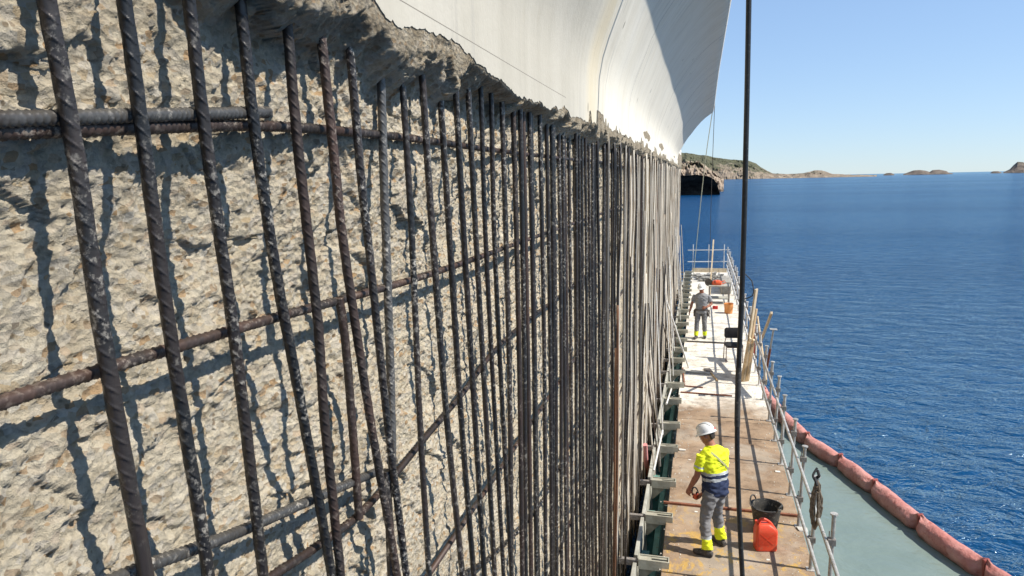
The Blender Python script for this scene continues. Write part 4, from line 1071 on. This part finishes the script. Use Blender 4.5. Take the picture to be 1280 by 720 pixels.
# hammer and shovel head on the deck
tr = empty('shovel', (.36, 18.3, 0), 'small dirty shovel lying on the deck in front of the chair', 'shovel')
m = MB(); m.bar((0, 0, .02), (.16, -.75, .02), .035, .03); m.build('shaft', MAT['wood'], tr); m = MB(); m.bar((-.02, .02, .02), (-.10, .32, .03), .17, .015); m.build('blade', MAT['strip'], tr)
for i, (px, py, s) in enumerate(((853, 563, .07), (878, 563, .05), (882, 598, .035), (1004, 663, .09), (972, 590, .05), (870, 640, .03), (960, 700, .03), (915, 560, .025), (945, 640, .03), (862, 575, .03))):
    p = onz(px, py); m = MB(); lab = ('pale concrete chip by the wall edge of the brown deck', 'pale chip on the deck beside the white helmet', 'tiny pale chip left of the hi-vis shirt on the deck', 'flat broken slab piece at the foot of the rope coil railing', 'pale chip near the railing behind the bucket', 'tiny chip between bracket and trouser leg', 'tiny chip in front of the jerrycan', 'tiny chip on the deck beside the hanging hose', 'tiny chip beside the bucket handle', 'small chip close to a slotted bracket')[i]
    V = [(sx * s * random.uniform(.5, 1), sy * s * .7 * random.uniform(.5, 1), (sz + 1) / 2 * s * .35 * random.uniform(.6, 1)) for sx in (-1, 1) for sy in (-1, 1) for sz in (-1, 1)]
    m.add(V, [(0, 1, 3, 2), (4, 6, 7, 5), (0, 4, 5, 1), (2, 3, 7, 6), (0, 2, 6, 4), (1, 5, 7, 3)])
    o = m.build('concrete_chip', MAT['paper'], None, bevel=.006, loc=(p[0], p[1], .001)); tag(o, lab, 'debris', 'concrete chips on the deck')
gr = MB()
for i in range(900):
    y = random.uniform(7, 26); x = random.choice((random.gauss(-.25, .12), random.uniform(-.35, 1.5), random.gauss(1.35, .1))); s = random.uniform(.004, .016)
    gr.add([(x, y, s * 1.2), (x + s, y, 0.0), (x - s * .5, y + s, 0), (x - s * .5, y - s, 0)], [(0, 1, 2), (0, 2, 3), (0, 3, 1)])
o = gr.build('grit', MAT['rubble'], None); o['kind'] = 'stuff'

# ================================================================== ROPE COIL, HOSE, LINES
co_ = empty('rope_coil', (1.44, 8.86, .0), 'dusty brown rope coil hung with a black strap on the railing post', 'rope coil')
p0 = onx(1022, 630, 1.43); co_.location = p0
m = MB()
for j in range(9):
    ph = random.uniform(0, 6); w_ = random.uniform(.012, .07); hh = random.uniform(.20, .31)
    m.tube([(-.02 + w_ * cos(a) + random.uniform(-.006, .006), -.05 + .02 * cos(a + ph) + j * .006, hh * sin(a) - (.33 - hh) * .2) for a in np.linspace(0, 2 * pi, 26)], .011, 7)
m.build('loops', MAT['rope'], co_, True)
m = MB(); m.tube(catmull([(-.03, -.09, .27), (-.05, -.03, .33), (-.04, .03, .30), (.0, .04, .33), (.0, .0, .36), (-.01, .05, .40)], 20), .018, 7); m.tube(catmull([(-.04, -.05, .30), (-.07, -.02, .36), (-.02, .03, .44)], 10), .013, 6)
m.build('black_strap', MAT['strap'], co_, True)
m = MB(); m.tube(catmull([(-.035, .0, .25), (-.045, -.05, .1), (-.05, -.02, -.05), (-.04, .03, .05)], 16), [.012] * 16, 7); m.build('pale_tail', MAT['paper'], co_, True)
hp = [ony(x, y, 6.0) for x, y in [(938.5, -260), (937, -120), (936, 0), (932, 200), (928, 350), (923, 470), (921.5, 560), (924, 640), (928, 720)]]
e_ = hp[-1]; hp = [hp[0] + np.array([.01, 0, 3.0])] + hp + [np.array([e_[0] + .05, 6.0, 1.0]), np.array([e_[0] + .12, 5.9, .4]), np.array([e_[0] + .2, 5.6, .06]), np.array([e_[0] + .25, 5.0, .045]), np.array([e_[0] + .3, 4.3, .045])]
ho = empty('hanging_hose', tuple(hp[-1]), 'thick black rubber hose hanging down past the deck', 'hose')
HQ = catmull(hp, 120) - np.asarray(hp[-1])
MB().tube(HQ, .0215, 14).build('hose_tube', MAT['hose'], ho, True)
MB().tube(HQ[72:78], .0245, 14).build('hose_sleeve', MAT['rubber'], ho, True)
a, b = ony(893.5, 55, 27.2), ony(868, 335, 37.0)
def line(name, pts, r, mk, label, cat): 
    return tag(MB().tube(catmull(pts, 30), r, 6).build(name, MAT[mk], None, True), label, cat)
line('rope', [np.array([.40, 27.0, 7.8]), ony(880, 215, 32.5), np.array([onz(867, 340)[0], 36.6, .02])], .016, 'rope_pale', 'pale slack rope slanting from the flared edge to the far deck', 'rope')
line('rope', [np.array([.44, 27.3, 7.9]), ony(889, 250, 33.0), np.array([.55, 37.4, .02])], .011, 'strip', 'thin dark line hanging from the flared edge to the far deck', 'rope')
line('cable', catmull([onx(929, 340, 1.3), ony(940, 352, 18.4), ony(943, 365, 18.2), ony(937, 373, 18.2), ony(930, 374, 18.4)], 12), .014, 'strap', 'thin dark cable looping above the tall plank', 'cable')

# ================================================================== FLOATING BOOM
boom = empty('containment_boom', tuple(BP[200]), 'faded red floating containment boom curving out from the platform edge', 'boom')
B0 = BP[200]
Ls = np.r_[0, np.cumsum(np.linalg.norm(np.diff(BP, axis=0), axis=1))]
jpx = [(1007, 544), (1047, 571), (1092, 603), (1154, 648), (1227, 705)]
cuts = []
for p in jpx:
    q = onz(*p, SEA + .25); cuts.append(Ls[np.argmin(np.linalg.norm(BP[:, :2] - q[:2], axis=1))])
while cuts[0] > 1.4: cuts.insert(0, cuts[0] - 1.7)
while cuts[-1] < Ls[-1] - 1.4: cuts.append(cuts[-1] + 1.6)
def bpt(s): return np.array([np.interp(s, Ls, BP[:, i]) for i in range(3)])
for n_, (s0, s1) in enumerate(zip(cuts, cuts[1:])):
    rings = []; N = 34; sg = 30; tilt = random.uniform(-.25, .25)
    for i in range(N):
        t = i / (N - 1); s = s0 + (s1 - s0) * (t * .985 + .0075); c_ = bpt(s); d_ = bpt(min(s + .05, Ls[-1])) - bpt(max(s - .05, 0)); d_ /= np.linalg.norm(d_)
        W_ = np.array([d_[1], -d_[0], 0]); e = min(t, 1 - t) * (s1 - s0)
        rad = .165 * (1 - math.exp(-((e + .02) / .10) ** 1.0) * .42) * (1 + .03 * sin(7 * t + n_))
        k1 = 1 - .75 * math.exp(-(e / .07) ** 2); up = 1 + .35 * math.exp(-(e / .07) ** 2)
        ring = []
        for j in range(sg):
            a = 2 * pi * j / sg
            rr = rad * (1 + .13 * math.exp(-e / .16) * sin(7 * a + n_ * 2) + .025 * sin(3 * a + 9 * t + n_) + .02 * sin(5 * a - 23 * t))
            ring.append(c_ - B0 + W_ * rr * k1 * cos(a) + np.array([0, 0, rr * up * sin(a) + .03 + .05 * math.exp(-(e / .06) ** 2)]))
        rings.append(ring)
    f = MB().rings(rings).build('float_segment', MAT['boom'], boom, True)
    p1 = bpt(s1) - B0
    d_ = bpt(min(s1 + .05, Ls[-1])) - bpt(s1 - .05); d_ /= np.linalg.norm(d_)
    W_ = np.array([d_[1], -d_[0], 0])
    m = MB(); m.bar(p1 - W_ * .03 + np.array([0, 0, -.16]), p1 + W_ * .01 + np.array([0, 0, .24]), .05, .11, ref=W_); m.build('joint_flap', MAT['skirt'], boom, bevel=.015)
m = MB()
for i in range(4, 396, 2):
    pass
V = []
for i in range(0, 400, 4):
    p = BP[i] - B0; V += [(p[0], p[1], -.02), (p[0], p[1], -.45)]
F = [(2 * i, 2 * i + 2, 2 * i + 3, 2 * i + 1) for i in range(99)]
m = MB(); m.add(V, F); sk_ = m.build('skirt', MAT['skirt'], boom); so = sk_.modifiers.new('t', 'SOLIDIFY'); so.thickness = .012

# ================================================================== RODS AND TUBES LEANING ALONG THE WALL FOOT
G2 = 'loose bars leaning against the wall foot'
for i in range(26):
    y = random.uniform(10.5, 34); mk = random.choice(('bar_pale', 'bar_grey', 'bar_rust', 'galv_white')); ln = random.uniform(1.2, 3.4)
    a = np.array([random.uniform(-.70, -.58), y, random.uniform(-.3, .05)]); b = a + np.array([random.uniform(-.28, -.16), random.uniform(-.9, .9), ln])
    o = MB().tube([a, (a + b) / 2 + np.array([random.uniform(-.02, .02), 0, 0]), b], .014, 7).build('loose_bar', MAT[mk], None, True)
    sz = 'short' if ln < 1.9 else 'long' if ln > 2.7 else 'medium'; ln_ = 'forwards' if b[1] > a[1] + .3 else 'backwards' if b[1] < a[1] - .3 else 'almost upright'
    tag(o, '%s %s bar leaning %s at the wall, level with %s' % (sz, {'bar_pale': 'cement coated', 'bar_grey': 'dusty grey', 'bar_rust': 'dark rusty', 'galv_white': 'whitish'}[mk], ln_, min(((9.3, 'hi-vis worker'), (16.4, 'rusty strip'), (19.6, 'black chair'), (22.4, 'grey worker'), (26.8, 'orange tub'), (29.0, 'work table'), (32, 'grey sacks'), (35.5, 'rubble')), key=lambda q: abs(q[0] - a[1]))[1]), 'bar', G2)
def tubething(pts, r, mk, label, name='scaffold_tube'): return tag(MB().tube(pts, r, 10).build(name, MAT[mk], None, True), label, 'tube')
a = onx(833, 376, -.80); b = onz(861, 460)
tubething([a, b], .024, 'galv_white', 'long pale tube slanting from the wall down to the deck edge')
tubething([onx(846, 465, -.55), onx(833, 505, -.62)], .020, 'galv_white', 'short pale brace between two brackets beside the rusty strip')
tubething([onx(828, 538, -.56), onx(817, 588, -.66)], .020, 'galv_white', 'short pale brace tube standing above a bracket beside the brown deck')
tubething([onx(821, 690, -.60), onx(817, 735, -.64)], .018, 'galv', 'grey tube end rising from the gap near the yellow stained deck')
tubething([onx(815, 680, -.64), onx(809, 735, -.68)], .018, 'galv', 'second grey tube end rising from the gap beside the first')
pk = empty('pink_sleeve', tuple(onx(808, 572, -.86)), 'pink foam sleeve with dark clamp on a bar of the wall', 'sleeve')
a, b = onx(806.5, 556, -.86), onx(808, 583, -.86); c0 = onx(808, 572, -.86)
MB().tube([a - c0, b - c0], .040, 12).build('foam_tube', MAT['pink'], pk, True)
q = onx(809, 589, -.85) - c0; MB().box(q[0] - .06, q[0] + .05, q[1] - .08, q[1] + .08, q[2] - .07, q[2] + .07).build('clamp_block', MAT['rusty'], pk, bevel=.01)
MB().tube([q + np.array([0, 0, -.07]), q + np.array([-.02, 0, -1.3])], .014, 8).build('bar', MAT['bar_rust'], pk, True)
